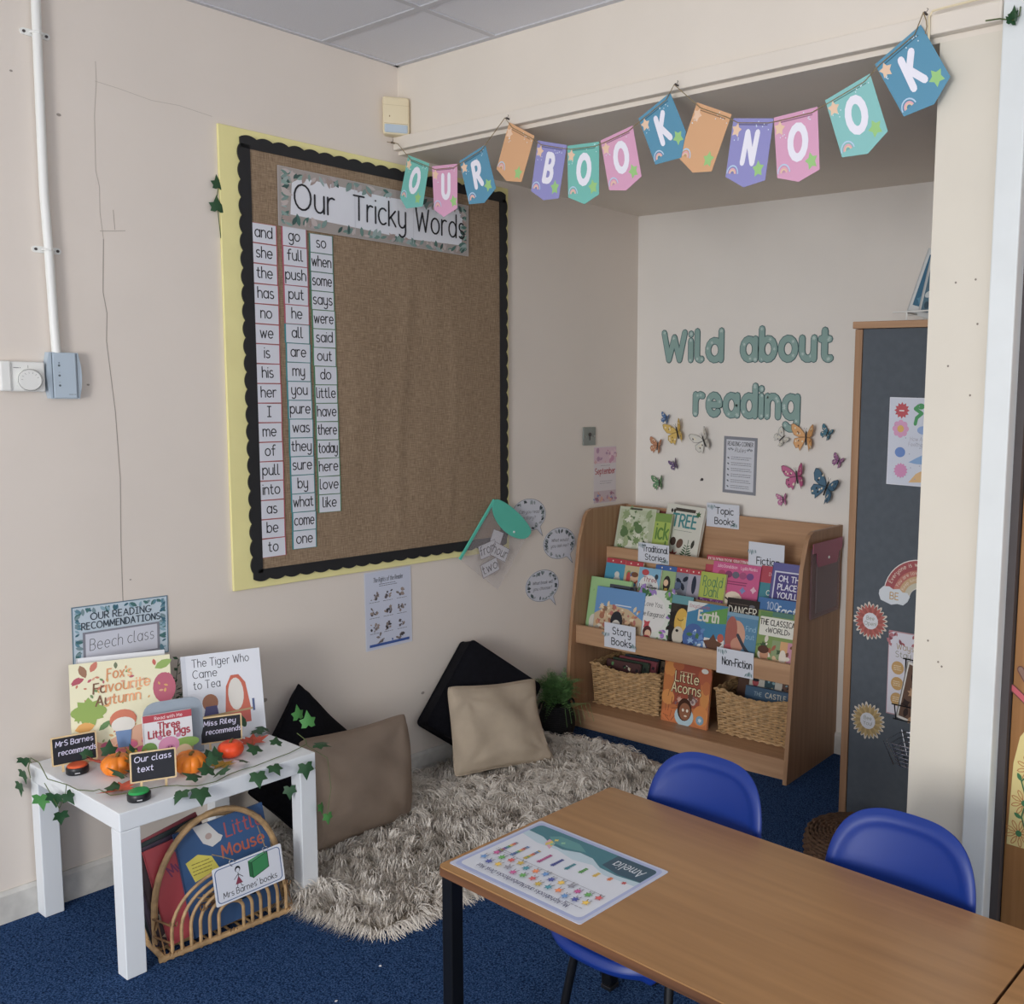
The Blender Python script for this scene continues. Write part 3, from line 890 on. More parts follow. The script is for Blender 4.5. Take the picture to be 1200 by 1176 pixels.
BF = [(.195, 1.412, .062, -15, '#3F6FA8', '#22304E', 'small blue butterfly above the yellow one'), (.264, 1.35, .13, 18, '#D9B347', '#8a6a26', 'large yellow butterfly under the word reading'),
      (.144, 1.28, .09, -8, '#C07E50', '#7a4428', 'brown orange butterfly nearest the corner'), (.423, 1.317, .125, 25, '#D9D6CC', '#4a4648', 'white black veined butterfly left of the rules sheet'),
      (.252, 1.196, .062, 20, '#6B5080', '#33264a', 'small dark purple butterfly left of the rules sheet'), (.158, 1.103, .085, 5, '#5E9060', '#2c5034', 'green butterfly above the leafy green book'),
      (.854, 1.348, .085, -50, '#E0DDD4', '#5a5a58', 'white butterfly folded sideways beside the orange one'), (.975, 1.357, .135, 0, '#E2A45A', '#8a5426', 'large pale orange butterfly right of the rules sheet'),
      (1.08, 1.38, .07, -25, '#3E7A90', '#20343e', 'small teal butterfly nearest the grey cupboard top'), (1.138, 1.264, .065, -25, '#A06498', '#4a2a4a', 'small mauve butterfly beside the grey cupboard'),
      (.934, 1.186, .13, 10, '#C24E86', '#4e2038', 'large pink patterned butterfly right of the rules sheet'), (1.084, 1.149, .15, -22, '#44708C', '#1f2e3c', 'large dark blue butterfly above the book display'),
      (.867, 1.079, .066, 8, '#C56BA0', '#5c2a4a', 'small plain pink butterfly above the fiction sign')]
for x, z, wd, rt, ca, cb, lb in BF:
    o = thing('butterfly', lb, 'butterfly', FB(x, z, YB - .004, rt), 'butterflies on the back wall')
    s = wd / 2
    fore = [(.05, .0), (.12, .25), (.45, .62), (.85, .85), (1, .8), (1, .5), (.82, .12), (.5, -.02)]
    hind = [(.05, .0), (.5, -.02), (.78, -.1), (.85, -.4), (.68, -.72), (.5, -.68), (.42, -.9), (.3, -.66), (.12, -.3)]
    for sg in (-1, 1):
        fold = RY(-sg * (24 if sg < 0 else 34))
        m = MB()
        for pl, q in ((fore, 0), (hind, .006)):
            pp = [(px * s * sg, py * s) for px, py in pl]
            m.prism(pp if sg > 0 else pp[::-1], q * s, q * s + .0008)
        m.c = [tuple((a_ + 2 * b_) / 3 for a_, b_ in zip(lin(ca), lin(cb)))] * len(m.f)
        wg = m.build('wing', INK, o, fold)
        cv = CV(.0009 + .006 * s, int(x * 999) + sg)
        for pl in (fore, hind):
            cx, cy = sum(p[0] for p in pl) / len(pl), sum(p[1] for p in pl) / len(pl)
            pp = [((cx + (px - cx) * .9) * s * sg, (cy + (py - cy) * .9) * s) for px, py in pl]
            cv.poly(pp if sg > 0 else pp[::-1], ca)
            for q in range(5):
                a, b = cv.rnd.uniform(-.22, .25), cv.rnd.uniform(-.2, .25)
                cv.ell((cx + a) * s * sg, (cy + b) * s, .05 * s, .07 * s, cb if q % 2 else '#E8DCC0', 7)
        cv.put(wg, 'pattern')
    MB().tube([(0, -.5 * s, .004), (0, -.1 * s, .006), (0, .25 * s, .005), (0, .35 * s, .004)], .035 * s + .0006, 6).tube([(0, .33 * s, .005), (-.1 * s, .6 * s, .012)], .0006, 4).tube([(0, .33 * s, .005), (.1 * s, .6 * s, .012)], .0006, 4).build('body', M_black, o)
hk = thing('wall_hook', 'tiny grey hook on the back wall left of the rules sheet', 'hook', FB(.412, 1.135, YB))
MB().lathe([(.007, 0), (.007, .003), (.004, .004)], 10).build('plate', M_dark, hk)
MB().tube([(0, 0, .003), (0, 0, .012), (0, -.006, .015)], .0018, 6).build('peg', M_dark, hk)

# ------------------------------------------------------------------ bunting across the header
FLC = {'t': '#6FC2B6', 'p': '#DFA0C2', 'b': '#4F94B4', 'o': '#DDA673', 'v': '#8F8DCB', 'a': '#86C9C6'}
FLAGS = [('O', 't', (.106, 2.369), (.226, 2.325), (.185, 2.181), (.09, 2.183), (.054, 2.225)), ('U', 'p', (.244, 2.313), (.381, 2.306), (.379, 2.157), (.305, 2.134), (.252, 2.164)),
 ('R', 'b', (.391, 2.314), (.525, 2.351), (.578, 2.204), (.519, 2.162), (.44, 2.165)), ('', 'o', (.646, 2.406), (.765, 2.347), (.704, 2.21), (.632, 2.221), (.583, 2.265)),
 ('B', 'v', (.78, 2.331), (.91, 2.3), (.875, 2.142), (.805, 2.143), (.748, 2.177)), ('O', 't', (.914, 2.297), (1.049, 2.292), (1.05, 2.136), (.989, 2.113), (.918, 2.14)),
 ('O', 'p', (1.054, 2.295), (1.183, 2.321), (1.22, 2.171), (1.159, 2.137), (1.091, 2.145)), ('K', 'b', (1.207, 2.337), (1.326, 2.391), (1.386, 2.275), (1.37, 2.206), (1.274, 2.198)),
 ('', 'o', (1.423, 2.35), (1.544, 2.3), (1.479, 2.156), (1.412, 2.16), (1.36, 2.207)), ('N', 'v', (1.552, 2.288), (1.683, 2.269), (1.661, 2.112), (1.59, 2.101), (1.529, 2.135)),
 ('O', 'p', (1.683, 2.271), (1.817, 2.279), (1.829, 2.121), (1.766, 2.097), (1.699, 2.114)), ('O', 'a', (1.84, 2.291), (1.966, 2.335), (2.021, 2.19), (1.968, 2.143), (1.895, 2.143)),
 ('K', 'b', (1.978, 2.355), (2.097, 2.425), (2.178, 2.293), (2.14, 2.236), (2.062, 2.219))]
YF = YH - .036
bt = thing('bunting', 'pastel paper bunting spelling our book nook strung across the header', 'bunting', FB(0, 0, YF))
st = [(.01, 2.423, .02), (.05, 2.415, .004)]
for ch, c_, tl, tr, br, tip, bl in FLAGS:
    if ch == '' and tl[0] < 1:
        st.append((.633, 2.42, .008))
    if tl[0] == 1.423:
        st.append((1.346, 2.408, .008))
    for p, q in ((tl, tr), (tr, tl)):
        st.append((p[0] * .88 + q[0] * .12 + 0, p[1] * .88 + q[1] * .12 - .012, .0022))
st += [(2.107, 2.447, .01)]
MB().tube(st, .0014, 5).build('string', M_string, bt)
MB().tube([(2.107, 2.449, .01), (2.113, 2.43, .004), (2.116, 2.415, .006), (2.112, 2.4, .004)], .0015, 5).build('string_end', M_string, bt)
for i, (ch, c_, tl, tr, br, tip, bl) in enumerate(FLAGS):
    P = [tl, bl, tip, br, tr]
    zf = .0015 * (i % 2) - .001
    m = MB().prism(P, zf, zf + .001)
    m.c = [lin(FLC[c_])] * len(m.f)
    f = tag(m.build('pennant', INK, bt), 'blank orange pennant' if not ch else None)
    c = CV(0, i)
    e1 = (tr[0] - tl[0], tr[1] - tl[1]); e2 = (bl[0] - tl[0], bl[1] - tl[1])
    # unit square print: x right 0..1, y up 0 (bottom corners) .. 1 (top edge)
    c.rect(.12, .885, .88, .905, shade(lin(FLC[c_]), .45))
    def fin(cv, nm):
        cv.v = [(tl[0] + e1[0] * x + e2[0] * (1 - y), tl[1] + e1[1] * x + e2[1] * (1 - y), z + zf + .0011) for x, y, z in cv.v]
        cv.put(f, nm)
    c.star(.12, .8, .13, '#EFC9A8', 5, .55, 80)
    c2 = CV(1e-4)
    c2.star(.8, .16, .15, '#9BCF7C', 5, .55, 100)
    fin(c2, 'star_print')
    c2 = CV(1e-4)
    for rad, cc in ((.15, '#B9D4EC'), (.125, shade(lin(FLC[c_]), .9)), (.1, '#E6A8B4'), (.07, '#E9C9A0'), (.045, shade(lin(FLC[c_]), .8))):
        c2.poly([(.16 + rad * math.cos(R_(a)), .06 + rad * math.sin(R_(a))) for a in range(0, 181, 20)], cc)
    fin(c2, 'rainbow_print')
    for q in range(10):
        c.ell(c.rnd.uniform(.6, .95) if q < 6 else c.rnd.uniform(.05, .25), c.rnd.uniform(.8, .97) if q < 6 else c.rnd.uniform(.62, .72), .012, .012, '#DDEBF2', 6)
    if ch:
        c.text(ch, .5, .26, .5, '#F1EFFA', .40 if ch == 'O' else .36, cond=.78, slant=.1)
    fin(c, 'lettering')
cd = thing('loose_cord', 'cream cord looped over the end of the header board', 'cord', T(0, 0, 0))
MB().tube([(2.118, YH - .032, 2.36), (2.117, YH - .032, 2.4), (2.116, YH - .032, 2.44), (2.124, YH - .032, 2.452), (2.15, YH - .03, 2.454), (2.29, YH - .03, 2.456)], .0028, 6).build('cord', M_cream, cd, smooth=True)
for (x, z) in ((.633, 2.42), (1.346, 2.41), (2.107, 2.449), (.012, 2.424)):
    o = thing('pin_hook', 'small wire pin holding the bunting string %s' % {.633: 'by the first blank orange flag', 1.346: 'above the first letter k flag', 2.107: 'above the last letter k flag', .012: 'in the corner by the sensor'}[x], 'hook', FB(x, z, YH - .026), 'pins holding the bunting')
    MB().lathe([(.003, 0), (.003, .012), (.004, .013)], 8).build('pin', M_dark, o)
    MB().tube([(0, 0, .01), (.006, .003, .012), (.008, .008, .01), (.004, .011, .009)], .0008, 5).build('wire', M_dark, o)

# ------------------------------------------------------------------ book display
BKM = T(.008, 3.5435, 0) @ RZ(math.degrees(.0744))       # local: x along the unit, y towards the wall, z up
LBK = 1.16
bk = thing('book_display', 'wide beech book display unit with three sloping tiers and low shelf', 'bookcase', BKM)
SIDE = [(0, 0), (-.447, 0), (-.408, .478), (-.356, .856), (-.318, .965), (-.3, .985), (-.27, .995), (0, .995)]
def side_panel(x0, x1, lab):
    m = MB().prism(SIDE[::-1], x0, x1, lambda y, z, x: (x, y, z))
    return m.build('side_panel', M_beechv, bk)
side_panel(0, .018, ''); side_panel(LBK - .018, LBK, '')
MB().box(.018, LBK - .018, -.02, -.004, .07, .992, .002, 1).build('back_panel', M_beech, bk)
def tier(d, z0, z1, zs, name='lip'):
    MB().box(.0185, LBK - .0185, -d - .009, -d + .009, z0, z1, .002, 1).build('lip', M_beech, bk)
tier(.16, .712, .808, 0); tier(.272, .545, .645, 0); tier(.378, .388, .471, 0)
for d, z, dk in ((.15, .73, .022), (.262, .562, .165), (.368, .4, .278)):
    m = MB()
    a, b = (-d, z), (-dk, z - .004)
    m.raw([(x, y, q + dz) for x in (.0185, LBK - .0185) for (y, q) in (a, b) for dz in (0, -.012)],
          [(0, 2, 6, 4), (1, 5, 7, 3), (0, 4, 5, 1), (2, 3, 7, 6), (0, 1, 3, 2), (4, 6, 7, 5)])
    m.build('shelf', M_beech, bk)
for d, z0, z1 in ((.15, .4, .72), (.266, .4, .55)):
    MB().box(.019, LBK - .019, -d + .03, -d + .04, z0 + .02, z1, 0).build('riser', M_beech, bk)
MB().box(.0185, LBK - .0185, -.4, -.021, .066, .084, .002, 1).build('bottom_shelf', M_beech, bk)
MB().box(.0185, LBK - .0185, -.405, -.387, 0, .083, .002, 1).build('plinth', M_beech, bk)

def book(label, M, bw, h, t, cover, draw=None, group=None, seed=1, spine=None, soft=False, name='book'):
    """front cover in the plane z=0 of M, spine on the left (x=0), body behind"""
    o = thing(name, label, 'book', M, group)
    b = .0012 if soft else .0025
    m = MB().box(0, bw, 0, h, -b, 0).box(0, bw, 0, h, -t, -t + b).box(-.001, .0025, 0, h, -t, 0)
    m.c = [lin(cover)] * len(m.f)
    if spine:
        m.c[12:] = [lin(spine)] * 6
    m.build('cover', INKG, o)
    e = .001 if soft else .003
    MB().box(.002, bw - e, e, h - e, -t + b, -b).build('pages', M_pages, o)
    if draw:
        c = CV(4e-5, seed)
        draw(c, bw, h)
        c.put(o, gloss=True)
    return o
def bkm(u, d, z, tilt, dx=0):
    return BKM @ T(u, -d, z) @ RX(90 - tilt) @ RZ(dx)
def art(cols, n=40, r=(.01, .03), kind='m', bg=None, box=(0, 0, 1, 1)):
    def f(c, w_, h):
        x0, y0, x1, y1 = box[0] * w_, box[1] * h, box[2] * w_, box[3] * h
        if bg:
            c.rect(x0, y0, x1, y1, bg)
        q = r[1]
        c.blobs(x0 + q, y0 + q, x1 - q, y1 - q, n, cols, r[0], r[1], kind)
    return f
GT = 'books on the top tier of the display'
def d_leafy(c, w_, h):
    c.rect(.01, .012, w_ - .005, h - .012, '#B9C4A2')
    c.blobs(.03, .04, w_ - .03, h - .03, 110, ['#7E9A62', '#A9B98A', '#5F7F4E', '#CBD3B8', '#94A878', '#E0E2CF'], .008, .026)
    c.blobs(w_ * .55, .02, w_ - .02, h * .35, 14, ['#34482e', '#425a38'], .006, .014, 'l')
    c.rect(w_ * .3, h - .012, w_ * .62, h - .004, '#4a4a40')
book('green leafy covered book at the left of the top tier', bkm(.026, .135, .737, 14), .215, .262, .022, '#C5CDB2', d_leafy, GT)
book('dark red spined magazine tucked behind the lime green book', bkm(.205, .085, .737, 12), .09, .25, .008, '#7d3a34', art(['#3b2b28', '#a0423a', '#c98a6a', '#5a4a3a'], 24), GT, soft=True)
book('thin blue book edge peeking between the leafy and lime books', bkm(.224, .1, .737, 13), .075, .205, .006, '#3f6f9a', art(['#2f5680', '#5a8bb0', '#3f6f9a'], 10, box=(0, 0, 1, .8)), GT, soft=True)
def d_ick(c, w_, h):
    c.rect(0, h * .84, w_, h, '#7DA04A')
    c.text('ick', w_ * .55, h * .52, .07, '#5f8a3a', .2, cond=.65); c.text('ook', w_ * .55, h * .18, .07, '#5f8a3a', .2, cond=.6)
    c.blobs(.01, .005, w_ - .01, h * .12, 10, ['#4c7040', '#d0d060'], .004, .01)
def d_tree(c, w_, h):
    c.rect(.05, h - .03, w_ - .05, h - .015, '#4a443c')
    c.text('TREE', w_ * .52, h - .1, .056, '#3E8C90', .24, fit=w_ * .62)
    c.scribble(w_ * .3, h - .125, w_ * .8, h - .112, 1, '#6a7a70', .0018)
    c.star(w_ * .85, h - .035, .017, '#3e6b3c', 6, .5); c.leaf(.03, h - .02, .022, -80, '#3a3630', .6); c.leaf(.045, h - .02, .022, -80, '#3a3630', .6)
    c.ell(w_ * .32, h * .42, .016, .02, '#4a3a34'); c.ell(w_ * .5, h * .4, .017, .023, '#6a4a3a', rot=-20); c.leaf(w_ * .82, h * .34, .045, 80, '#3a3a30', .4)
    c.star(w_ * .36, h * .2, .032, '#9C3E3E', 7, .45)
    for k in range(9):
        y, L = .012 + .012 * k, .055 - .0045 * k
        for s_ in (0, 1):
            c.leaf(w_ * .7, y, L, 25 if s_ == 0 else 155, '#3d5f3c', .25)
    c.line([(w_ * .7, .01), (w_ * .72, .14)], .003, '#3d5f3c')
book('white book titled tree with fern and leaf pictures', bkm(.264, .105, .735, 14, -2.5), .212, .296, .018, '#DAD9CC', d_tree, GT)
book('lime green book overlapping the white tree book', bkm(.243, .138, .737, 14), .09, .247, .01, '#A9C253', d_ick, GT, soft=True)

GM = 'books on the middle tier of the display'
z2, d2 = .566, .255
def band(c, w_, h, cc='#B8283A'):
    c.rect(0, h - .022, w_, h, cc)
    for k in range(2):
        c.ell(w_ * (.3 + .4 * k), h - .011, .004, .004, '#E8D8C8', 8)
def d_duck(c, w_, h):
    c.rect(0, 0, w_, h - .022, '#3C9ABD'); band(c, w_, h)
    c.ell(w_ * .5, h * .3, w_ * .55, .03, '#4fb0c8'); c.ell(w_ * .6, h * .46, .022, .032, '#C9CBC4'); c.ell(w_ * .58, h * .64, .014, .014, '#D8D8D0'); c.ell(w_ * .55, h * .4, .018, .011, '#3f5f70')
    c.leaf(w_ * .2, h * .3, .05, 80, '#2f7a5a', .3)
def d_tales(c, w_, h):
    c.rect(0, 0, w_, h - .022, '#C9B58A'); band(c, w_, h)
    c.blobs(.015, .02, w_ - .015, h - .04, 16, ['#B8443A', '#E2C05A', '#6E9C50', '#4f7fb0', '#E6CDB0'], .008, .02)
    c.ell(w_ * .6, h * .62, .018, .018, '#E0B48E'); c.ell(w_ * .6, h * .7, .02, .012, '#7a4a2c'); c.ell(w_ * .25, h * .6, .012, .03, '#C23A36')
def d_pigs2(c, w_, h):
    c.rect(0, h * .5, w_, h, '#7db4d2'); c.ell(w_ * .5, h * .45, w_ * .48, h * .38, '#E6E6E4'); c.rect(0, 0, w_, h * .2, '#E6E2DC')
    c.ell(w_ * .3, h * .88, .02, .014, '#C03A42')
    c.text('Three', w_ * .55, h * .66, .02, '#9c2f3c', .2); c.text('Little Pigs', w_ * .5, h * .42, .03, '#2f2f3a', .16, fit=w_ * .8)
    c.star(w_ * .5, h * .22, .022, '#C43F4A', 6, .6); c.ell(w_ * .82, h * .8, .01, .012, '#33404a')
def d_snow(c, w_, h):
    c.rect(0, 0, w_, h - .024, '#9CB77E'); band(c, w_, h, '#2F5FA6')
    c.ell(w_ * .62, h * .6, .02, .036, '#2f2a2a'); c.ell(w_ * .58, h * .62, .013, .015, '#E2BC98'); c.poly([(w_ * .4, .02), (w_ * .85, .02), (w_ * .68, h * .5), (w_ * .55, h * .5)], '#D9B13C'); c.blobs(.01, .01, w_ * .4, h * .4, 10, ['#6f9a50', '#d8d8a0', '#c86a5a'], .006, .014)
def d_dark(c, w_, h):
    c.rect(0, 0, w_, h - .022, '#8a8f9e'); band(c, w_, h)
    c.blobs(.012, .015, w_ - .012, h - .04, 14, ['#2c3a56', '#3f4f70', '#1f2a3c', '#5a6a88'], .01, .022, 'e')
def d_pinkred(c, w_, h):
    c.rect(0, 0, w_, h - .022, '#A9A4B4'); band(c, w_, h)
    c.ell(w_ * .45, h * .66, .012, .04, '#2a3346'); c.ell(w_ * .4, h * .22, .024, .026, '#B33034'); c.ell(w_ * .45, h * .3, .013, .013, '#E2BC98'); c.poly([(0, 0), (w_, 0), (w_ * .8, h * .12)], '#7b3038')
for u, wd, dr_, cv_, lb, dd in ((.05, .12, d_duck, '#3C9ABD', 'blue picture book with small grey bird on the middle tier', 0), (.166, .1, d_tales, '#C9B58A', 'red banded book with red and yellow figures on middle tier', .006),
      (.335, .115, d_snow, '#9CB77E', 'blue banded book showing figure in a yellow dress', .004), (.448, .078, d_dark, '#8a8f9e', 'red banded book with dark blue shapes on grey', 0), (.518, .072, d_pinkred, '#A9A4B4', 'red banded book with a small red hooded figure', .003)):
    book(lb, bkm(u, d2 - .012 + dd, z2, 13), wd, .2, .008, cv_, dr_, GM, soft=True)
book('white three little pigs book overlapping the red banded books', bkm(.255, d2 + .004, z2, 13), .122, .182, .008, '#E6E2DC', d_pigs2, GM, soft=True)
def d_dahl(c, w_, h):
    c.text('Roald', w_ * .5, h * .7, .042, '#3f7a5a', .12, cond=.66); c.text('Dahl', w_ * .5, h * .48, .042, '#3f7a5a', .12, cond=.66)
    c.rect(0, h * .28, w_, h * .44, '#7C3A7A'); c.text('The Twits', w_ * .5, h * .325, .018, '#D8B8D8', .14); c.blobs(.015, .012, w_ - .015, h * .2, 8, ['#5f7a30', '#3c3c2c', '#d8d050'], .005, .012)
def d_redjd(c, w_, h):
    c.text('JULIA DONALDSON', w_ * .27, h - .024, .015, '#EAD9DA', .2, fit=w_ * .5); c.text('SEBASTIEN BRAUN', w_ * .77, h - .024, .015, '#EAD9DA', .2, fit=w_ * .42)
    c.blobs(.01, h * .5, w_ - .01, h * .85, 20, ['#7d3a7a', '#e07a4a', '#c94a70'], .008, .02)
book('crimson book standing behind the pink book on middle tier', bkm(.583, d2 - .035, z2, 13), .245, .268, .012, '#B8344A', d_redjd, GM)
def d_pink(c, w_, h):
    c.text('Julia Donaldson', w_ * .3, h - .024, .013, '#F0D8E2', .16, fit=w_ * .42); c.text('Lydia Monks', w_ * .76, h - .024, .013, '#F0D8E2', .16, fit=w_ * .34)
    for k, cc in enumerate(['#B03A60', '#8a3a6a', '#6a6a7a', '#a84a7a', '#7a4a8a']):
        c.ell(w_ * (.2 + .15 * k), h * .8, .018, .015, cc)
    c.scribble(w_ * .35, h * .62, w_ * .8, h * .7, 2, '#8c2a5c', .004)
    c.ell(w_ * .5, h * .28, .055, .06, '#EAD8C0'); c.ell(w_ * .5, h * .22, .028, .03, '#D8906A'); c.ell(w_ * .78, h * .28, .022, .034, '#D8906A')
    for x in (.42, .58, .78):
        c.line([(w_ * x - .02, h * .4), (w_ * x, h * .36), (w_ * x + .02, h * .4)], .006, '#33282c')
    for x, y, cc in ((.68, .55, '#7a8ac0'), (.9, .58, '#E6B8C8'), (.3, .5, '#E05A5A'), (.92, .2, '#E6A86A'), (.2, .1, '#D8705A')):
        c.star(w_ * x, h * y, .016, cc, 4, .6)
book('bright pink picture book with cream egg shape on cover', bkm(.636, d2 - .012, z2, 13), .238, .25, .012, '#CE4A86', d_pink, GM)
def d_teal(c, w_, h):
    c.rect(0, h * .72, w_, h, '#B5344A'); c.text('Dav', w_ * .5, h * .84, .014, '#E8C8C8', .14); c.text('Oo', w_ * .5, h * .52, .02, '#e6ecd8', .2)
    c.blobs(.012, .02, w_ - .012, h * .48, 16, ['#2f6a4a', '#5f9a50', '#d8d8d0'], .006, .016)
book('teal and red book half hidden beside the purple book', bkm(.872, d2 - .02, z2, 13), .11, .255, .01, '#3c8a98', d_teal, GM)
def d_oh(c, w_, h):
    c.rect(.012, -.0, .018, h - .035, '#D8D8E6'); c.rect(.012, h - .04, w_, h - .034, '#D8D8E6')
    c.rect(.018, 0, w_, h - .04, '#4A3F86')
    for k, tx in enumerate(('OH, THE', 'PLACES', "YOU'LL", 'GO!')):
        c.text(tx, .035, h - .075 - .035 * k, .023, '#E8E8F2', .26, al='l', sp=.3)
    for k, (rr_, cc) in enumerate(((.075, '#D9B23C'), (.06, '#C85A86'), (.045, '#D9B23C'), (.03, '#C85A86'))):
        c.poly([(w_, .005)] + [(w_ + rr_ * math.cos(R_(a)), .03 + rr_ * 1.0 * math.sin(R_(a))) for a in range(90, 200, 10)] + [(w_, .0)], cc)
book('purple book titled oh the places with yellow striped ball', bkm(.936, d2 + .0, z2, 13), .185, .278, .012, '#5d5c9c', d_oh, GM)
book('lime and purple children\'s paperback left of the pink book', bkm(.59, d2 + .004, z2, 13), .128, .2, .012, '#AFC04A', d_dahl, GM, soft=True)

GF = 'books on the front tier of the display'
z3, d3 = .405, .362
def d_lg(c, w_, h):
    c.blobs(.02, .05, w_ - .02, h - .02, 12, ['#8ab870', '#b8d89a', '#d8a090', '#94c07c'], .004, .009, 'l')
    c.ell(w_ * .35, h * .12, .07, .06, '#DAD6C8'); c.ell(w_ * .17, h * .27, .024, .036, '#DAD6C8')
book('large pale green picture book at the left of front tier', bkm(.024, d3 - .028, z3, 11), .235, .282, .012, '#9CC888', d_lg, GF)
def d_peng(c, w_, h):
    c.rect(.02, h - .035, w_ * .75, h - .01, '#26282e'); c.ell(w_ * .86, h - .03, .018, .028, '#1e2024'); c.ell(w_ * .9, h - .03, .008, .014, '#d8d8d8')
book('dark book mostly hidden behind the blue sky book', bkm(.145, d3 - .018, z3, 11), .145, .262, .01, '#4a4f58', d_peng, GF)
def d_sky(c, w_, h):
    c.rect(0, h * .55, w_, h, '#5C92C8'); c.rect(0, 0, w_, h * .35, '#B8B0A4'); c.poly([(0, h * .5), (w_ * .3, h * .7), (w_ * .7, h * .66), (w_, h * .5), (w_, h * .2), (0, h * .2)], '#C9B08A')
    c.blobs(.02, h * .28, w_ - .02, h * .66, 80, ['#C98A5A', '#D8B48A', '#A86A4A', '#B86A60', '#E2CDA8', '#8a6a50'], .006, .016)
    c.blobs(.02, h * .05, w_ - .02, h * .3, 30, ['#CFC8BA', '#A8A094', '#DAD4C4'], .008, .018, 'e')
    c.ell(w_ * .48, h * .42, .034, .044, '#2a2c34'); c.ell(w_ * .48, h * .32, .026, .03, '#E0DCD2'); c.rect(w_ * .42, h * .7, w_ * .75, h * .72, '#d8e2ea')
book('wide blue sky picture book crowded with small brown shapes', bkm(.086, d3 - .004, z3, 11), .272, .248, .01, '#5C92C8', d_sky, GF)
def d_kang(c, w_, h):
    c.garland(.0, .02, w_, h, ['#4f8a4c', '#7fae62', '#3d6f44', '#9a7ac0'], .04, 60, .5)
    c.ell(w_ * .42, h * .6, w_ * .4, h * .3, '#E4E2DE')
    c.text('I Love You,', w_ * .38, h * .72, .02, '#333333', .14, slant=.15, fit=w_ * .62); c.text('Blue Kangaroo!', w_ * .4, h * .56, .02, '#333333', .14, slant=.15, fit=w_ * .72)
    c.star(w_ * .3, h * .42, .024, '#C23A42', 4, .5, 45); c.ell(w_ * .34, h * .3, .024, .027, '#5a2a2c'); c.ell(w_ * .36, h * .27, .017, .018, '#E2B894'); c.ell(w_ * .34, h * .12, .032, .035, '#B8303C'); c.ell(w_ * .5, h * .14, .014, .02, '#3f6ab0')
    c.blobs(w_ * .72, h * .15, w_ * .9, h * .4, 10, ['#9a6ac0', '#c08ad0', '#5f9a50'], .006, .014)
book('white picture book with green leaf border and red bow girl', bkm(.326, d3 - .008, z3, 11), .186, .27, .012, '#DCE0D6', d_kang, GF)
def d_lion(c, w_, h):
    c.rect(0, h * .86, w_, h, '#5f9aa0'); c.ell(w_ * .55, h * .45, .06, .105, '#241e1c'); c.blobs(.01, .02, w_ - .01, h * .85, 30, ['#241e1c', '#33281e', '#3c3226'], .012, .022, 'l')
    c.ell(w_ * .55, h * .56, .036, .062, '#D8A92C'); c.ell(w_ * .46, h * .34, .03, .04, '#CFC6B4'); c.ell(w_ * .4, h * .42, .008, .006, '#1c1a18'); c.ell(w_ * .7, h * .55, .014, .03, '#E2BC4A'); c.line(arc(w_ * .5, h * .62, .014, .008, 180, 360), .003, '#4a3a1c')
    c.line(arc(w_ * .4, h * .16, .04, .03, 220, 340), .012, '#D8A92C')
book('dark book with a big yellow animal head between white books', bkm(.502, d3 - .006, z3, 11), .11, .262, .012, '#3a322c', d_lion, GF)
def d_earth(c, w_, h):
    c.rect(0, h * .4, w_, h, '#2F7FA8'); c.poly([(0, h), (w_ * .5, h), (w_ * .2, h * .86), (0, h * .8)], '#D8DCD8'); c.poly([(w_ * .35, h * .82), (w_, h * .98), (w_, h * .7), (w_ * .5, h * .66)], '#5E9C48')
    c.text('Encyclopedia', w_ * .3, h * .9, .014, '#b03a5a', .16, fit=w_ * .5)
    c.text('Earth', w_ * .55, h * .7, .04, '#D9D6C6', .3, fit=w_ * .5); c.ell(w_ * .22, h * .38, .055, .06, '#3a5fa0'); c.blobs(.02, .02, w_ * .45, h * .55, 26, ['#5a86c0', '#8ab0d8', '#2f4a80', '#d8e2ea', '#4a7a4a'], .008, .018)
    c.rect(w_ * .5, 0, w_, h * .42, '#E0DFDA'); c.star(w_ * .72, h * .3, .05, '#6A4632', 5, .6); c.line([(w_ * .55, h * .3), (w_ * .7, h * .14), (w_ * .95, h * .2)], .006, '#4a3a5a'); c.ell(w_ * .9, h * .45, .016, .018, '#C0523A'); c.ell(w_ * .9, h * .08, .026, .024, '#C85A3C'); c.blobs(w_ * .2, .012, w_ * .4, h * .12, 8, ['#d8d0a0', '#e6e6d8'], .006, .012)
book('white and blue earth encyclopedia in the middle of front tier', bkm(.59, d3 - .003, z3, 11), .2, .246, .014, '#DCDEDC', d_earth, GF)
def d_danger(c, w_, h):
    c.text('DANGER', w_ * .5, h - .068, .034, '#DAD4C4', .18, fit=w_ * .86); c.scribble(.012, h - .028, w_ - .05, h - .018, 1, '#6a5a50', .003); c.ell(w_ * .78, h - .025, .014, .006, '#6a6a72')
book('black book titled danger behind the blue microscope book', bkm(.768, d3 - .03, z3, 11), .155, .28, .012, '#2b2320', d_danger, GF)
def d_micro(c, w_, h):
    c.rect(.0, h * .0, w_, h, '#4F86A8'); c.rect(0, h * .93, w_, h, '#7aa0b8'); c.ell(w_ * .36, h * .58, .045, .065, '#D09A7E'); c.ell(w_ * .2, h * .62, .03, .07, '#A8584A'); c.ell(w_ * .24, h * .2, .06, .05, '#B84A50'); c.ell(w_ * .42, h * .42, .03, .03, '#C98A70')
    c.line([(w_ * .42, h * .6), (w_ * .62, h * .42), (w_ * .8, h * .3)], .014, '#3a3f4c'); c.line([(w_ * .6, h * .25), (w_ * .85, h * .12)], .02, '#2a3040'); c.blobs(w_ * .5, .02, w_ - .02, h * .3, 12, ['#2c3c54', '#88b0cc', '#d8e0e8'], .006, .016)
    c.text('Find', w_ * .8, h * .7, .02, '#9CC2D8', .14); c.text('out', w_ * .8, h * .56, .02, '#9CC2D8', .14)
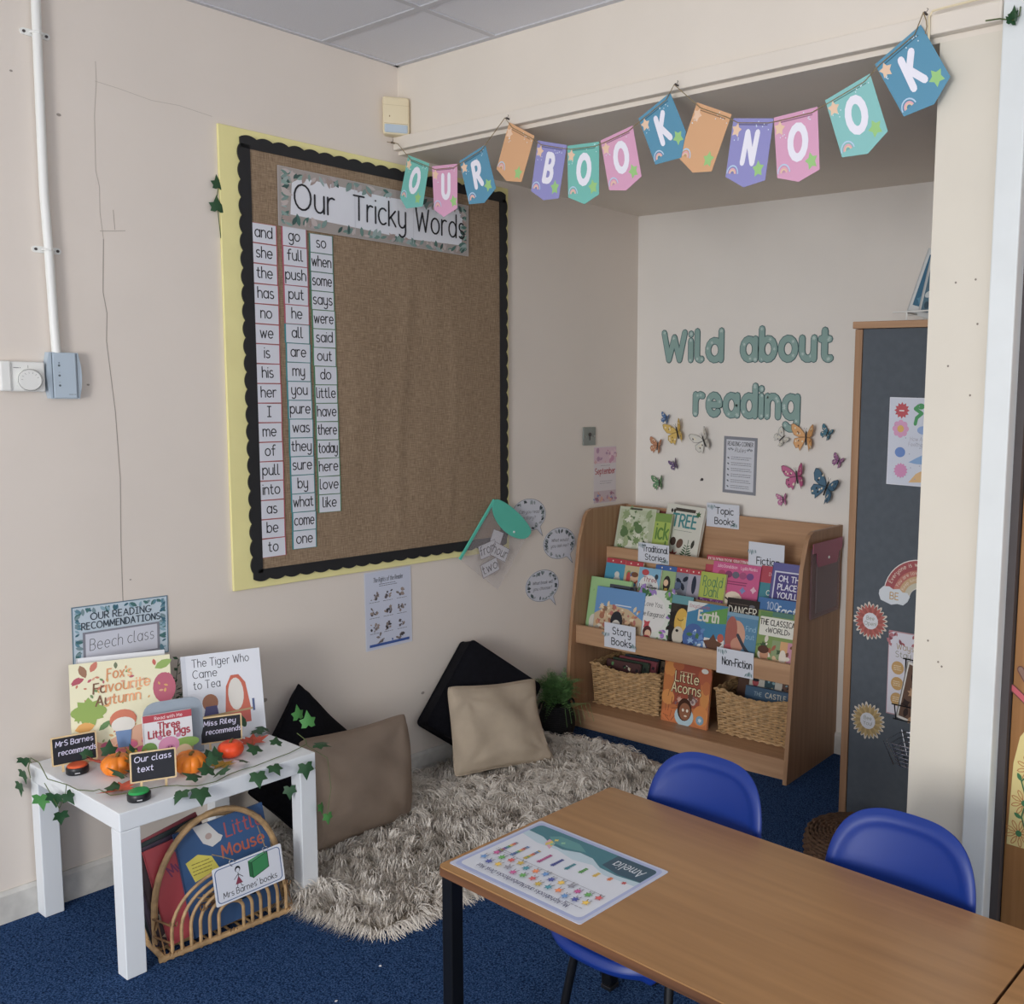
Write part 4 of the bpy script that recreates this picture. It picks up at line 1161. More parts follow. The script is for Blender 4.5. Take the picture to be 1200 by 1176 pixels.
book('blue book showing a child looking through a microscope', bkm(.785, d3 - .006, z3, 11), .155, .226, .012, '#4F86A8', d_micro, GF)
def d_facts(c, w_, h):
    c.text('100', w_ * .35, h - .045, .03, '#A8B8D0', .2); c.text('facts', w_ * .72, h - .062, .034, '#D8E2EA', .24, slant=.2)
book('blue hundred facts book behind the classical world book', bkm(.912, d3 - .034, z3, 11), .2, .3, .014, '#2F6CA8', d_facts, GF)
def d_class(c, w_, h):
    c.rect(.01, h - .025, w_ * .35, h - .004, '#5f8a4a'); c.rect(w_ * .35, h - .02, w_ * .85, h, '#4f7f70')
    c.rrect(.012, h - .1, w_ + .02 - .022, h - .024, .006, '#E4E2D6'); c.text('THE CLASSICAL', w_ * .52, h - .056, .022, '#26261f', .22, fit=w_ * .9); c.text('<WORLD>', w_ * .52, h - .086, .02, '#26261f', .22, fit=w_ * .6)
    c.rect(w_ * .42, 0, w_ * .62, h * .55, '#8CA070'); c.rect(w_ * .62, 0, w_ * .8, h * .55, '#D8A468'); c.rect(w_ * .8, 0, w_, h * .55, '#C98AA0')
    c.blobs(.012, .01, w_ - .012, h * .5, 34, ['#7a4a34', '#5f8a4a', '#D8B48A', '#a85a3c', '#e2d8c8', '#405a3a'], .008, .02)
    c.ell(w_ * .25, h * .3, .02, .024, '#C98E68'); c.ell(w_ * .22, h * .38, .026, .016, '#5a3424'); c.ell(w_ * .7, h * .3, .016, .03, '#E6DCCC')
book('green classical world book at the right of front tier', bkm(.935, d3 - .008, z3, 11), .19, .254, .014, '#7E9A50', d_class, GF)

# taped tier labels
def sign(txts, w_, h, hh, sprig):
    def f(c):
        for (x, y, a) in sprig:
            for k in range(5):
                c.leaf(x * w_ + (k - 2) * .008, y * h, .026 - abs(k - 2) * .004, a + (k - 2) * 7, ['#6F8C92', '#9fb2b6'][k % 2], .3)
        n = len(txts)
        for k, t in enumerate(txts):
            y = -.13 * h if n == 1 else (.07 * h if k == 0 else -.36 * h)
            c.text(t, .01, y, hh, '#2e3138', .2, fit=w_ * .8, sp=.28)
    return f
def bsign(lb, txts, u, d, z, w_, h, hh, sprig, rot=0):
    card('tier_label', lb, 'label', BKM @ T(u, -d, z) @ RX(90) @ RZ(rot), w_, h, '#DADEE8', sign(txts, w_, h, hh, sprig), 'tier labels on the book display', gloss=True)
bsign('white topic books label on the top edge of display', ['Topic', 'Books'], .572, .0215, .985, .174, .108, .029, [(-.36, .44, 285), (.34, -.46, 75)])
bsign('white fiction label behind the purple and pink books', ['', 'Fiction'], .887, .1705, .855, .174, .108, .03, [(-.4, .2, 265)], -.5)
bsign('white traditional stories label on the upper lip', ['Traditional', 'Stories'], .296, .1705, .802, .174, .09, .027, [(-.38, .46, 285), (.36, -.46, 75)])
bsign('white story books label on the lowest lip', ['Story', 'Books'], .276, .3885, .454, .174, .112, .031, [(-.44, .1, 250), (.44, -.4, 100)])
bsign('white non-fiction label on the lowest lip', ['Non-Fiction'], .875, .3885, .437, .177, .108, .031, [(-.36, .46, 285), (.36, -.46, 75)])

# pink wallet hung on the end panel
pk = thing('pink_wallet', 'smoky plastic wallet with pink flap hung on the book display end', 'wallet', BKM @ axes((0, 1, 0), (0, 0, 1), (LBK + .006, -.3, .64)))
MB().box(0, .262, 0, .29, -.004, .004, .002, 1).build('wallet_body', M_purp, pk)
MB().box(.05, .24, .02, .27, -.002, .002).build('paper_insert', mat('grey_paper', '#8d8a8c', .6, .05, 30), pk)
MB().prism([(.0, .31), (.0, .27)] + [(.035 + .02 * (1 - math.cos(R_(a))), .27 - .06 * math.sin(R_(a))) for a in range(0, 91, 15)] + [(.215 + .02 * math.sin(R_(a)), .21 + .04 * (1 - math.cos(R_(a)))) for a in range(0, 91, 15)] + [(.268, .27), (.268, .31)], .005, .008).build('wallet_flap', M_pinkp, pk)
MB().lathe([(.006, 0), (.006, .003), (.003, .004)], 12, T(.14, .24, .0081)).build('popper', M_white, pk)

# wicker baskets on the low shelf
WICK = {}
def wicker(label, u, d, wd, dp, h, rotz):
    b = thing('wicker_basket', label, 'basket', BKM @ T(u, -d, .0845) @ RZ(rotz), 'wicker baskets on the low shelf')
    if not WICK:
        NS = 50
        def per(t, off=0, fl=0):
            a, c_ = wd / 2 + off + fl, dp / 2 + off + fl
            L = 4 * (a + c_); s = (t % 1) * L
            for (dx, dy, x, y, ln) in ((1, 0, -a, -c_, 2 * a), (0, 1, a, -c_, 2 * c_), (-1, 0, a, c_, 2 * a), (0, -1, -a, c_, 2 * c_)):
                if s <= ln:
                    return x + dx * s, y + dy * s
                s -= ln
            return -a, -c_
        m = MB()
        rows = 17
        for r in range(rows):
            z = .008 + (h - .02) * r / (rows - 1)
            fl = .012 * r / rows
            dip = lambda x: -.022 * max(0, 1 - (x / (wd * .42)) ** 2) * (r / rows) ** 3
            pts = []
            for i in range(NS * 2):
                x, y = per(i / (NS * 2), (.0046 * (1 if (i // 2 + r) % 2 == 0 else -1)) if i % 2 == 1 else 0, fl)
                pts.append((x, y, z + dip(x) + random.Random(r * 999 + i).uniform(-.0008, .0008)))
            m.tube(pts, .0058, 6, True)
        for k in range(2):
            pts = [per(i / 90, .003 * (-1) ** k, .014) for i in range(90)]
            m.tube([(x, y, h - .006 + .005 * math.sin(i * 1.9 + k * 3) - .022 * max(0, 1 - (x / (wd * .42)) ** 2)) for i, (x, y) in enumerate(pts)], .0052, 5, True)
            pts = [per(i / 90, .004 * (-1) ** k, .002) for i in range(90)]
            m.tube([(x, y, .006 + .004 * math.sin(i * 1.9 + k * 3)) for i, (x, y) in enumerate(pts)], .0048, 5, True)
        o = m.build('wicker_weave', M_wick, b, smooth=True)
        WICK['w'] = o.data
        m = MB()
        for i in range(NS):
            x, y = per(i / NS); x2, y2 = per(i / NS, 0, .012)
            m.tube([(x, y, .004), (x2, y2, h - .004 - .022 * max(0, 1 - (x2 / (wd * .42)) ** 2))], .0028, 5)
        WICK['s'] = m.build('wicker_stake', M_wick, b).data
        WICK['b'] = MB().box(-wd / 2, wd / 2, -dp / 2, dp / 2, .002, .008).build('basket_base', M_wick, b).data
    else:
        link('wicker_weave', WICK['w'], b); link('wicker_stake', WICK['s'], b); link('basket_base', WICK['b'], b)
    return b
wicker('wicker basket of books at the left of the low shelf', .228, .175, .352, .215, .2, 2)
wicker('wicker basket of books at the right of the low shelf', .915, .175, .352, .215, .2, 0)
rnd = random.Random(8)
pal = ['#5a3a3a', '#3c4a3c', '#8a3f4a', '#2f3f4a', '#6a5a4a', '#1f2a33', '#7a2f3a', '#46605a', '#a08a6a']
for k in range(7):
    def dsp(c, w_, h, k=k):
        c.blobs(.012, h - .05, w_ - .012, h - .012, 10, ['#d8d0c0', '#c04a50', '#5f9a60', '#e0b040', '#26262c'], .004, .011)
        if k == 2:
            c.rect(.02, h - .05, .08, h - .012, '#d8d8d4'); c.scribble(.026, h - .045, .074, h - .018, 3, '#333333', .004)
    book('%s book filed %s in the left wicker basket' % (['dark red', 'dark green', 'plum', 'slate', 'brown', 'black', 'crimson'][k], ['frontmost', 'second from front', 'third from front', 'in the middle', 'third from back', 'second from back', 'rearmost'][k]),
         BKM @ T(.228, -.175, .0945) @ RZ(2) @ T(-.155 + .016 * k, -.085 + .026 * k, 0) @ RX(90 - 12), .19 + .012 * (k % 3), .196 + .004 * (k % 4), .014, pal[k], dsp, 'books in the left wicker basket')
def d_box(c, w_, h):
    c.rect(0, h - .052, w_, h, '#C9C4B8'); c.ell(.03, h - .03, .016, .018, '#B0444A'); c.ell(.03, h - .02, .018, .007, '#2a2a30'); c.rect(.075, h - .045, .125, h - .008, '#33505a'); c.rect(.16, h - .045, .2, h - .01, '#6a4a3c')
    c.blobs(.08, h - .04, .19, h - .012, 8, ['#c9b890', '#8ab0b8', '#2c2c30'], .004, .009)
def d_castle(c, w_, h):
    c.rect(0, h - .05, w_, h, '#3F5E7A'); c.text('CASTLE', w_ * .6, h - .036, .02, '#C9C4B0', .24); c.text('THE', w_ * .25, h - .036, .016, '#9ab0b8', .2)
for k, (lb, cv_, dr_, x, y, h_, wd) in enumerate((('blue castle book at the front of the right wicker basket', '#3F5E7A', d_castle, -.08, -.085, .205, .245), ('pale picture book with red face behind the castle book', '#B8B4A8', d_box, -.085, -.05, .243, .25),
        ('dark brown book slanting in the right wicker basket', '#5a4034', None, -.165, -.03, .215, .16), ('grey green book at the back of right wicker basket', '#5f6f64', None, -.06, .01, .225, .22))):
    book(lb, BKM @ T(.915, -.175, .0945) @ T(x, y, 0) @ RX(90 - 10) @ RZ(-4 if k == 2 else 0), wd, h_, .02, cv_, dr_, 'books in the right wicker basket')
def d_acorn(c, w_, h):
    c.rect(w_ * .22, h * .3, w_ * .8, h, '#A34A2E')
    for x, y, r1, r2, cc in ((.12, .86, .03, .034, '#D88A34'), (.1, .62, .026, .04, '#C9742A'), (.88, .84, .036, .04, '#B85A30'), (.9, .5, .022, .05, '#D88A34'), (.12, .4, .034, .034, '#E0913A'), (.84, .2, .04, .045, '#DE8630'), (.2, .12, .05, .03, '#D9752C'), (.92, .66, .02, .03, '#C46A2C'), (.3, .94, .03, .02, '#B8602C')):
        c.ell(w_ * x, h * y, r1, r2, cc)
    for k in range(12):
        a = c.rnd.uniform(0, 360)
        x, y = c.rnd.uniform(.02, w_ * .35), c.rnd.uniform(.02, h * .55)
        c.line([(x, y), (x + .03 * math.cos(R_(a)), y + .03 * math.sin(R_(a)))], .002, '#7a3a1c')
    c.text('Little', w_ * .5, h * .69, .042, '#2a1c16', .34, fit=w_ * .5); c.text('Acorns', w_ * .5, h * .51, .042, '#2a1c16', .34, fit=w_ * .62)
    c.text('Little', w_ * .5, h * .69, .042, '#EAD9A8', .18, fit=w_ * .5); c.text('Acorns', w_ * .5, h * .51, .042, '#EAD9A8', .18, fit=w_ * .62)
    c.scribble(w_ * .35, h * .84, w_ * .7, h * .87, 1, '#E0B890', .003)
    c.blobs(w_ * .3, h * .36, w_ * .75, h * .5, 16, ['#C9B8B0', '#8a6a6a', '#d8a890', '#6a4a3a'], .008, .016)
    c.ell(w_ * .5, h * .14, .05, .045, '#B8D4DE'); c.ell(w_ * .5, h * .25, .038, .05, '#4a2c20'); c.ell(w_ * .51, h * .22, .03, .038, '#9A6242'); c.ell(w_ * .47, h * .24, .006, .007, '#f0e8d8'); c.ell(w_ * .56, h * .24, .006, .007, '#f0e8d8'); c.ell(w_ * .53, h * .15, .008, .004, '#f0e0c8')
    c.ell(w_ * .87, h * .93, .018, .011, '#E4E2DA'); c.ell(w_ * .84, h * .13, .02, .02, '#7FA6BE'); c.star(w_ * .84, h * .13, .012, '#d8e2ea', 6, .5)
book('orange little acorns book standing between the wicker baskets', BKM @ T(.441, -.3, .0845) @ RX(90 - 7), .245, .27, .012, '#C9702E', d_acorn, 'single books')

# ------------------------------------------------------------------ little white table and what stands on it
LM = T(.0135, 1.0033, 0) @ RZ(math.degrees(.0263))
lk = thing('side_table', 'square white side table against the wall', 'table', LM)
MB().box(0, .55, 0, .55, .40, .45, .0025).build('table_top', M_lack, lk)
for x in (0, .5):
    for y in (0, .5):
        MB().box(x, x + .05, y, y + .05, 0, .3995, .002).build('leg', M_lack, lk)
ZT = .4503
def lmat(x, y, ang, lean=0, z=ZT):
    """upright thing on the table: ang turns its face from +X towards -Y"""
    a = R_(ang)
    return axes((math.sin(a), math.cos(a), 0), (0, 0, 1), (x, y, z)) @ RX(-lean)
def d_reco(c):
    c.rect(-.132, -.088, .132, .088, '#C6D6E2')
    for k in range(120):
        t, e = c.rnd.random(), c.rnd.randrange(4)
        x, y, a = [(-.128 + .256 * t, .084, 270), (-.128 + .256 * t, -.084, 90), (-.128, -.084 + .168 * t, 0), (.128, -.084 + .168 * t, 180)][e]
        L = c.rnd.uniform(.012, .026); a += c.rnd.uniform(-60, 60)
        if abs(x + L * math.cos(R_(a))) < .13 and abs(y + L * math.sin(R_(a))) < .086:
            c.leaf(x, y, L, a, c.rnd.choice(['#5F8FA0', '#3E6E80', '#8FB4C4', '#7F9AA0', '#4A7A78']), .45)
            c.z -= c.dz * .6
    c.text('OUR READING', .0, .047, .02, '#34404c', .19, fit=.17); c.text('RECOMMENDATIONS', .0, .02, .02, '#34404c', .19, fit=.22)
    c.rect(-.108, -.078, .108, .012, '#8D8E9A'); c.rect(-.101, -.072, .101, .006, '#D6D8E4')
    c.text('Beech class', 0, -.042, .034, '#33353d', .07, slant=.12, fit=.18, rot=2)
card('recommendation_sign', 'leafy blue sign reading our reading recommendations beech class on the wall', 'sign', FL(1.268, .787, .002, -1), .27, .182, '#5E7E92', d_reco, gloss=True)
def d_fox(c, w_, h):
    c.rect(0, 0, w_, h, '#E9E3BE'); c.poly([(0, 0), (w_, 0), (w_, h * .36), (w_ * .6, h * .3), (w_ * .3, h * .16), (0, h * .3)], '#E0A888')
    for x, y, L, a, cc in ((.1, .98, .04, -70, '#9A6A4A'), (.2, .9, .034, 60, '#C86A50'), (.01, .8, .035, 20, '#B03A50'), (.02, .78, .03, 50, '#B03A50'), (.84, .87, .05, 25, '#8FAE4E'), (.83, .97, .02, -80, '#C85040'), (.98, .6, .06, 90, '#B84060'), (.45, .98, .02, -90, '#6f7a5a')):
        c.leaf(w_ * x, h * y, L, a, cc, .5)
    c.ell(w_ * .93, h * .66, .03, .045, '#B84C66')
    c.blobs(.012, h * .06, w_ - .012, h * .93, 60, ['#C8704E', '#8FA85A', '#B84C5A', '#D8A050', '#6a8a50', '#D89A7A'], .004, .008, 'l')
    c.star(w_ * .17, h * .5, .042, '#8DAA44', 9, .72); c.ell(w_ * .17, h * .5, .045, .022, '#8DAA44'); c.leaf(w_ * .03, h * .33, .05, 10, '#E0A03C', .6); c.leaf(w_ * .26, h * .3, .04, 40, '#5f8a4a', .4)
    for k in range(24):
        c.ell(w_ * c.rnd.uniform(.3, .85), h * c.rnd.uniform(.02, .16), .014, .009, c.rnd.choice(['#D86A6A', '#C8507A', '#E0906A', '#E8B89A']))
    for (tx, y, f, x) in (("Fox's", .82, .24, .48), ('Favourite', .69, .56, .5), ('Autumn', .56, .44, .46)):
        n0 = len(c.f)
        c.text(tx, w_ * x, h * y, .028, '#8A5A34', .2, fit=w_ * f, slant=.15, rot=3)
        for q in range(n0, len(c.f)):
            px = c.v[c.f[q][0]][0] / w_
            c.c[q] = lin('#7A5030') if px < .34 else (lin('#D88A4A') if px < .55 else lin('#F0A468'))
    # plain stand-in shapes in the picture's colours
    c.ell(w_ * .5, h * .38, .034, .03, '#D06A40'); c.ell(w_ * .5, h * .33, .03, .022, '#E6E2D8')
    c.poly([(w_ * .44, h * .1), (w_ * .56, h * .1), (w_ * .58, h * .27), (w_ * .42, h * .27)], '#6688B8')
book('cream autumn picture book with leaves behind the black chalk sign', lmat(.115, 1.078, 22, 13), .255, .283, .006, '#E9E3BE', d_fox, 'books stood on the white table', soft=True)
book('white booklet showing only its top edges behind the autumn book', lmat(.095, 1.105, 22, 13), .225, .292, .006, '#DEDFE4', None, 'books stood on the white table', soft=True)
def d_tiger(c, w_, h):
    c.rect(.0, 0, .012, h, '#D0D4DE')
    for (tx, y, al) in (('The Tiger Who', .86, .72), ('Came', .735, .3), ('to Tea', .61, .33)):
        c.text(tx, w_ * .13, h * y, .024, '#3a3a44', .12, al='l', fit=w_ * al)
    # plain stand-in shapes in the picture's colours
    c.poly([(w_ * .5, h * .3), (w_ * .83, h * .3), (w_ * .78, h * .62), (w_ * .7, h * .72), (w_ * .6, h * .72), (w_ * .53, h * .6)], '#C5532F'); c.ell(w_ * .65, h * .5, .022, .05, '#DDD8D0')
    c.rect(w_ * .4, h * .16, w_ * .82, h * .3, '#C5452C'); c.ell(w_ * .32, h * .44, .022, .026, '#A5643A'); c.poly([(w_ * .22, h * .26), (w_ * .42, h * .26), (w_ * .4, h * .4), (w_ * .26, h * .4)], '#3f3a78'); c.rect(w_ * .2, h * .14, w_ * .38, h * .26, '#5a3a6a')
    c.line([(w_ * .16, h * .28), (w_ * .86, h * .31)], .006, '#B89A68'); c.line([(w_ * .19, h * .02), (w_ * .19, h * .27)], .005, '#8a9aa0'); c.rect(w_ * .85, h * .28, w_ * .88, h * .42, '#4a5a8a')
book('white picture book titled the tiger who came to tea', lmat(.212, 1.352, 18, 17), .222, .268, .02, '#DFE2EA', d_tiger, 'books stood on the white table')
be = thing('bookend', 'grey metal bookend with rounded top behind the small pigs book', 'bookend', lmat(.25, 1.215, 15, 2))
MB().prism([(0, 0), (.155, 0)] + [(.155 - .035 + .035 * math.cos(R_(a)), .135 + .035 * math.sin(R_(a))) for a in range(0, 91, 15)] + [(.035 + .035 * math.cos(R_(a)), .135 + .035 * math.sin(R_(a))) for a in range(90, 181, 15)], -.0022, 0).build('upright', M_bend, be)
MB().box(0, .155, 0, .002, -.09, 0).build('foot', M_bend, be)
def d_pigs(c, w_, h):
    c.rect(0, h * .86, w_, h, '#B8283C'); c.text('Read with Me', w_ * .52, h * .895, .0085, '#EEDCDC', .2, fit=w_ * .6)
    c.text('Three', w_ * .52, h * .7, .018, '#A8283C', .3, fit=w_ * .44); c.text('Little Pigs', w_ * .52, h * .54, .02, '#A8283C', .3, fit=w_ * .84)
    c.rect(0, 0, w_, h * .3, '#A8825E'); c.ell(w_ * .1, h * .32, .02, .02, '#6f9a4a'); c.ell(w_ * .85, h * .34, .035, .016, '#86b04e'); c.rect(0, 0, w_, h * .06, '#5f7a44'); c.ell(w_ * .3, h * .12, .02, .02, '#8a5a44')
    c.ell(w_ * .5, h * .34, .027, .026, '#D58AB0'); c.leaf(w_ * .36, h * .48, .016, 130, '#C878A0', .8); c.leaf(w_ * .66, h * .48, .016, 50, '#C878A0', .8); c.ell(w_ * .52, h * .3, .012, .008, '#C070A0'); c.ell(w_ * .49, h * .3, .003, .004, '#7a3a60', 7); c.ell(w_ * .55, h * .3, .003, .004, '#7a3a60', 7)
    c.ell(w_ * .8, h * .16, .022, .022, '#DFC09A'); c.ell(w_ * .8, h * .13, .009, .006, '#C890A8'); c.ell(w_ * .5, h * .1, .018, .015, '#C86a8a'); c.ell(w_ * .2, h * .2, .012, .014, '#b87a9a')
book('small red topped three little pigs book on the white table', lmat(.287, 1.2, 15, 6), .125, .143, .01, '#E2E2E6', d_pigs, 'books stood on the white table')
def chalk(lb, M, lines, w_=.104, h=.075, rot=0):
    o = thing('chalk_sign', lb, 'sign', M, 'little chalkboard signs on the white table')
    f = MB()
    f.prism(rr(-.003, -.003, w_ + .003, h + .003, .004), -.004, .0005)
    f.build('frame', M_pine, o)
    MB().prism(rr(.001, .001, w_ - .001, h - .001, .002), -.003, .0012).build('board', M_chalk, o)
    for x in (.22, .78):
        MB().box(w_ * x - .003, w_ * x + .003, -.022, .0, -.004, -.001).build('leg', M_pine, o)
    c = CV(.0013)
    for k, tx in enumerate(lines):
        c.text(tx, .008 + .006 * k, h * .68 - .026 * k, .0145, '#D3CFEA', .2, al='l', slant=.12, fit=w_ * .86, rot=1.5, jit=.06)
    c.put(o)
chalk('chalk sign reading mrs barnes recommends beside the orange topped buzzer', lmat(.15, 1.017, 12, 6, ZT + .0222) , ['MrS Barnes', 'recommends'])
chalk('chalk sign reading our class text between the two orange pumpkins', lmat(.435, 1.102, 24, 14, ZT + .0222), ['Our class', 'text'])
chalk('chalk sign reading miss riley recommends before the tiger book', lmat(.287, 1.358, 24, 4, ZT + .0222), ['Miss Riley', 'recommends'], .108)
def buzzer(lb, x, y, m):
    o = thing('talking_button', lb, 'button', T(x, y, ZT), 'recordable buttons on the white table')
    MB().lathe([(.026, 0), (.028, .003), (.028, .017), (.026, .02)], 28).build('button_base', M_buzz, o, smooth=True)
    MB().lathe([(.0245, .0), (.0245, .004), (.022, .0065), (.001, .0075)], 28, T(0, 0, .0195)).build('button_cap', m, o, smooth=True)
    c = CV(.0284)
    c.rect(-.006, .006, .006, .0085, '#C8C8CC')
    c.put(o, 'print', axes((.35, .94, 0), (0, 0, 1), (0, 0, 0)))
buzzer('black button with orange top in front of mrs barnes chalk sign', .19, 1.062, M_buzo)
buzzer('black button with green top at the front of the white table', .507, 1.09, M_buzg)
def pumpkin(lb, x, y, r, h, m, tiltx=0, lobes=9, dp=.12):
    o = thing('pumpkin', lb, 'pumpkin', T(x, y, ZT) @ RY(tiltx), 'toy pumpkins on the white table')
    pr = []
    for i in range(15):
        a = -90 + 180 * i / 14
        pr.append((max(.002, r * math.cos(R_(a)) ** .75), h * .5 + h * .5 * math.sin(R_(a)) - (.12 * h if i == 14 else 0) - (.05 * h if i == 13 else 0)))
    MB().lathe(pr, 54, None, lambda t: 1 - dp * abs(math.sin(t * lobes / 2)) ** .6 * 0 - dp * (1 - abs(math.cos(t * lobes / 2)) ** .7)).build('body', m, o, smooth=True)
    MB().tube([(0, 0, h * .86), (.002, 0, h * 1.0), (.008, .003, h * 1.12)], r * .13, 7, r2=r * .09).build('stalk', M_stalk, o)
pumpkin('ribbed orange pumpkin to the left of the our class text sign', .288, 1.128, .043, .058, M_orange)
pumpkin('ribbed orange pumpkin to the right of the our class text sign', .415, 1.262, .043, .058, M_orange, 12)
pumpkin('smooth red orange pumpkin in front of the miss riley sign', .398, 1.39, .036, .05, M_red, 0, 8, .04)
MAPLE = [(0, -.1), (.12, .1), (.5, -.05), (.34, .2), (.62, .5), (.28, .5), (.3, .7), (.12, .62), (0, 1), (-.12, .62), (-.3, .7), (-.28, .5), (-.62, .5), (-.34, .2), (-.5, -.05), (-.12, .1)]
def maple(lb, x, y, s, rot, m, z=.0005, rx=0):
    k = len(MAPLE)
    vs = [(px * s, py * s, .018 * math.sin(i * 1.7) * s + abs(px) * s * .25 + .02 * s) for i, (px, py) in enumerate(MAPLE)] + [(0, .35 * s, .0)]
    o = thing('fallen_leaf', lb, 'leaf', T(x, y, ZT + z) @ RZ(rot) @ RX(rx), 'artificial autumn leaves on the white table')
    MB().raw(vs, [(i, (i + 1) % k, k) for i in range(k)]).build('blade', m, o)
    MB().tube([(0, -.35 * s, .008 * s), (0, 0, .02 * s), (0, .5 * s, .02 * s)], .0007, 4).build('stem', M_stem, o)
maple('red autumn leaf between the left pumpkin and the green button', .40, 1.06, .085, -60, M_autred, .002, 8)
maple('red autumn leaf beside the smooth red pumpkin', .37, 1.47, .075, 60, M_autred, .003, 10)
maple('ochre autumn leaf between the right and the red pumpkins', .458, 1.315, .07, 20, M_autyel, .001)
maple('ochre autumn leaf curled up behind the our class text sign', .34, 1.165, .075, 120, M_autyel, .02, 50)
maple('pinkish red autumn leaf leaning against the cream autumn book', .225, 1.125, .08, 200, M_autred, .012, 30)

iv = thing('ivy_garland', 'artificial ivy garland trailing round the front of the white table', 'ivy', T(0, 0, 0))
zt = ZT + .004
pth = [(.10, 1.0, zt + .02), (.2, .985, zt + .004), (.28, 1.002, zt + .004), (.33, 1.01, zt), (.37, 1.033, zt), (.40, 1.036, zt + .012), (.435, 1.05, zt), (.46, 1.1, zt), (.464, 1.127, zt), (.478, 1.165, zt), (.50, 1.19, zt), (.52, 1.2, zt), (.55, 1.22, zt + .002), (.553, 1.27, zt), (.532, 1.315, zt), (.526, 1.35, zt), (.529, 1.391, zt), (.515, 1.46, zt), (.508, 1.51, zt), (.49, 1.555, zt), (.49, 1.575, zt + .004), (.46, 1.59, zt + .006), (.42, 1.585, zt + .02)]
MB().tube(pth, .0013, 5).tube([(.10, 1.0, zt + .02), (.07, .99, zt + .03), (.06, .985, zt), (.09, .98, zt - .02)], .0012, 5).tube([(.28, 1.002, zt + .004), (.3, .99, zt - .02), (.27, .985, zt - .06), (.16, .99, zt - .02)], .0011, 5).build('stem', M_stem, iv)
rnd = random.Random(12)
for (x, y, z, s, rx, ry, rz, m) in [(.03, .985, zt + .02, .04, -60, 10, 60, 0), (.05, .975, zt - .01, .045, -80, 0, 10, 0), (.03, .972, zt - .05, .045, -85, 20, 30, 0), (.17, .975, zt - .05, .05, -80, -20, 20, 1), (.24, .985, zt - .03, .05, -70, 20, 60, 0), (.28, .985, zt - .07, .04, -80, 0, 80, 0), (.31, .99, zt - .01, .04, -60, 30, -40, 0),
        (.355, 1.115, zt + .012, .055, 40, 30, 160, 0), (.385, 1.14, zt + .016, .05, 35, -20, -170, 0), (.41, 1.07, zt + .004, .05, 8, 0, 70, 0), (.4, 1.18, zt + .03, .05, 70, 0, 160, 0), (.42, 1.2, zt + .03, .05, 65, 20, 200, 0), (.36, 1.16, zt + .04, .045, 50, 0, 120, 0), (.30, 1.165, zt + .045, .036, 60, 0, 100, 0),
        (.56, 1.175, zt + .004, .05, -25, 10, -140, 0), (.575, 1.215, zt, .055, -40, -10, -110, 0), (.52, 1.235, zt + .012, .05, 20, 0, 130, 0), (.53, 1.26, zt + .02, .05, 30, 20, 80, 0), (.54, 1.285, zt + .012, .05, 15, -20, 30, 0), (.46, 1.305, zt + .016, .042, 60, 0, 80, 0), (.42, 1.335, zt + .01, .045, 50, 0, 70, 0),
        (.50, 1.385, zt + .008, .04, 12, 20, 130, 0), (.575, 1.375, zt - .004, .05, -45, 0, -110, 0), (.56, 1.43, zt - .002, .045, -30, 0, -90, 0), (.455, 1.44, zt + .012, .05, 30, 0, 110, 0), (.46, 1.495, zt + .02, .04, 20, 20, 60, 0), (.575, 1.52, zt - .022, .05, -80, 0, -100, 0), (.515, 1.59, zt + .004, .05, -10, 0, -40, 0), (.5, 1.605, zt + .0, .05, -15, 0, 10, 0),
        (.46, 1.6, zt + .05, .05, 75, 0, 80, 1), (.44, 1.58, zt + .075, .045, 80, 0, 100, 1), (.30, 1.52, zt + .01, .045, 10, 0, 40, 0), (.29, 1.55, zt + .01, .045, 10, 20, 80, 0), (.365, 1.345, zt + .006, .042, 12, 0, 80, 0), (.25, 1.5, zt + .03, .045, 70, 10, 60, 0), (.175, 1.095, zt + .03, .036, 60, 0, 90, 0), (.2, 1.14, zt + .03, .045, 60, 20, 60, 0),
        (.575, 1.565, zt - .16, .035, -80, 0, -60, 1), (.57, 1.59, zt - .2, .035, -85, 0, -90, 1), (.52, 1.5, zt - .1, .04, -80, 0, -120, 0)]:
    ivy_leaf(iv, (x, y, z), s, (rx, ry, rz), M_leaf2 if m else M_leaf)
MB().tube([(.49, 1.575, zt), (.56, 1.6, zt - .03), (.575, 1.6, zt - .12), (.575, 1.585, zt - .2)], .001, 5).build('stem', M_stem, iv)
fp = thing('leafy_sprig', 'dark leafy sprig standing between the autumn and tiger books', 'plant', T(.1, 1.355, ZT))
rnd = random.Random(3)
m = MB()
for k in range(9):
    a = rnd.uniform(0, 6.3); L = rnd.uniform(.17, .25)
    p0, p1 = V((0, 0, 0)), V((math.cos(a) * .03, math.sin(a) * .07, L))
    m.tube([p0, (p0 + p1) / 2 + V((0, 0, .02)), p1], .001, 4)
    for q in range(14):
        t = .35 + .65 * q / 13
        p = p0.lerp(p1, t); b = rnd.uniform(0, 6.3); s = .02
        d = V((math.cos(b), math.sin(b), .3)); e = d.orthogonal().normalized()
        m.raw([p, p + d * s * .5 + e * s * .25, p + d * s, p + d * s * .5 - e * s * .25], [(0, 1, 2, 3)])
m.build('foliage', M_leaf, fp)

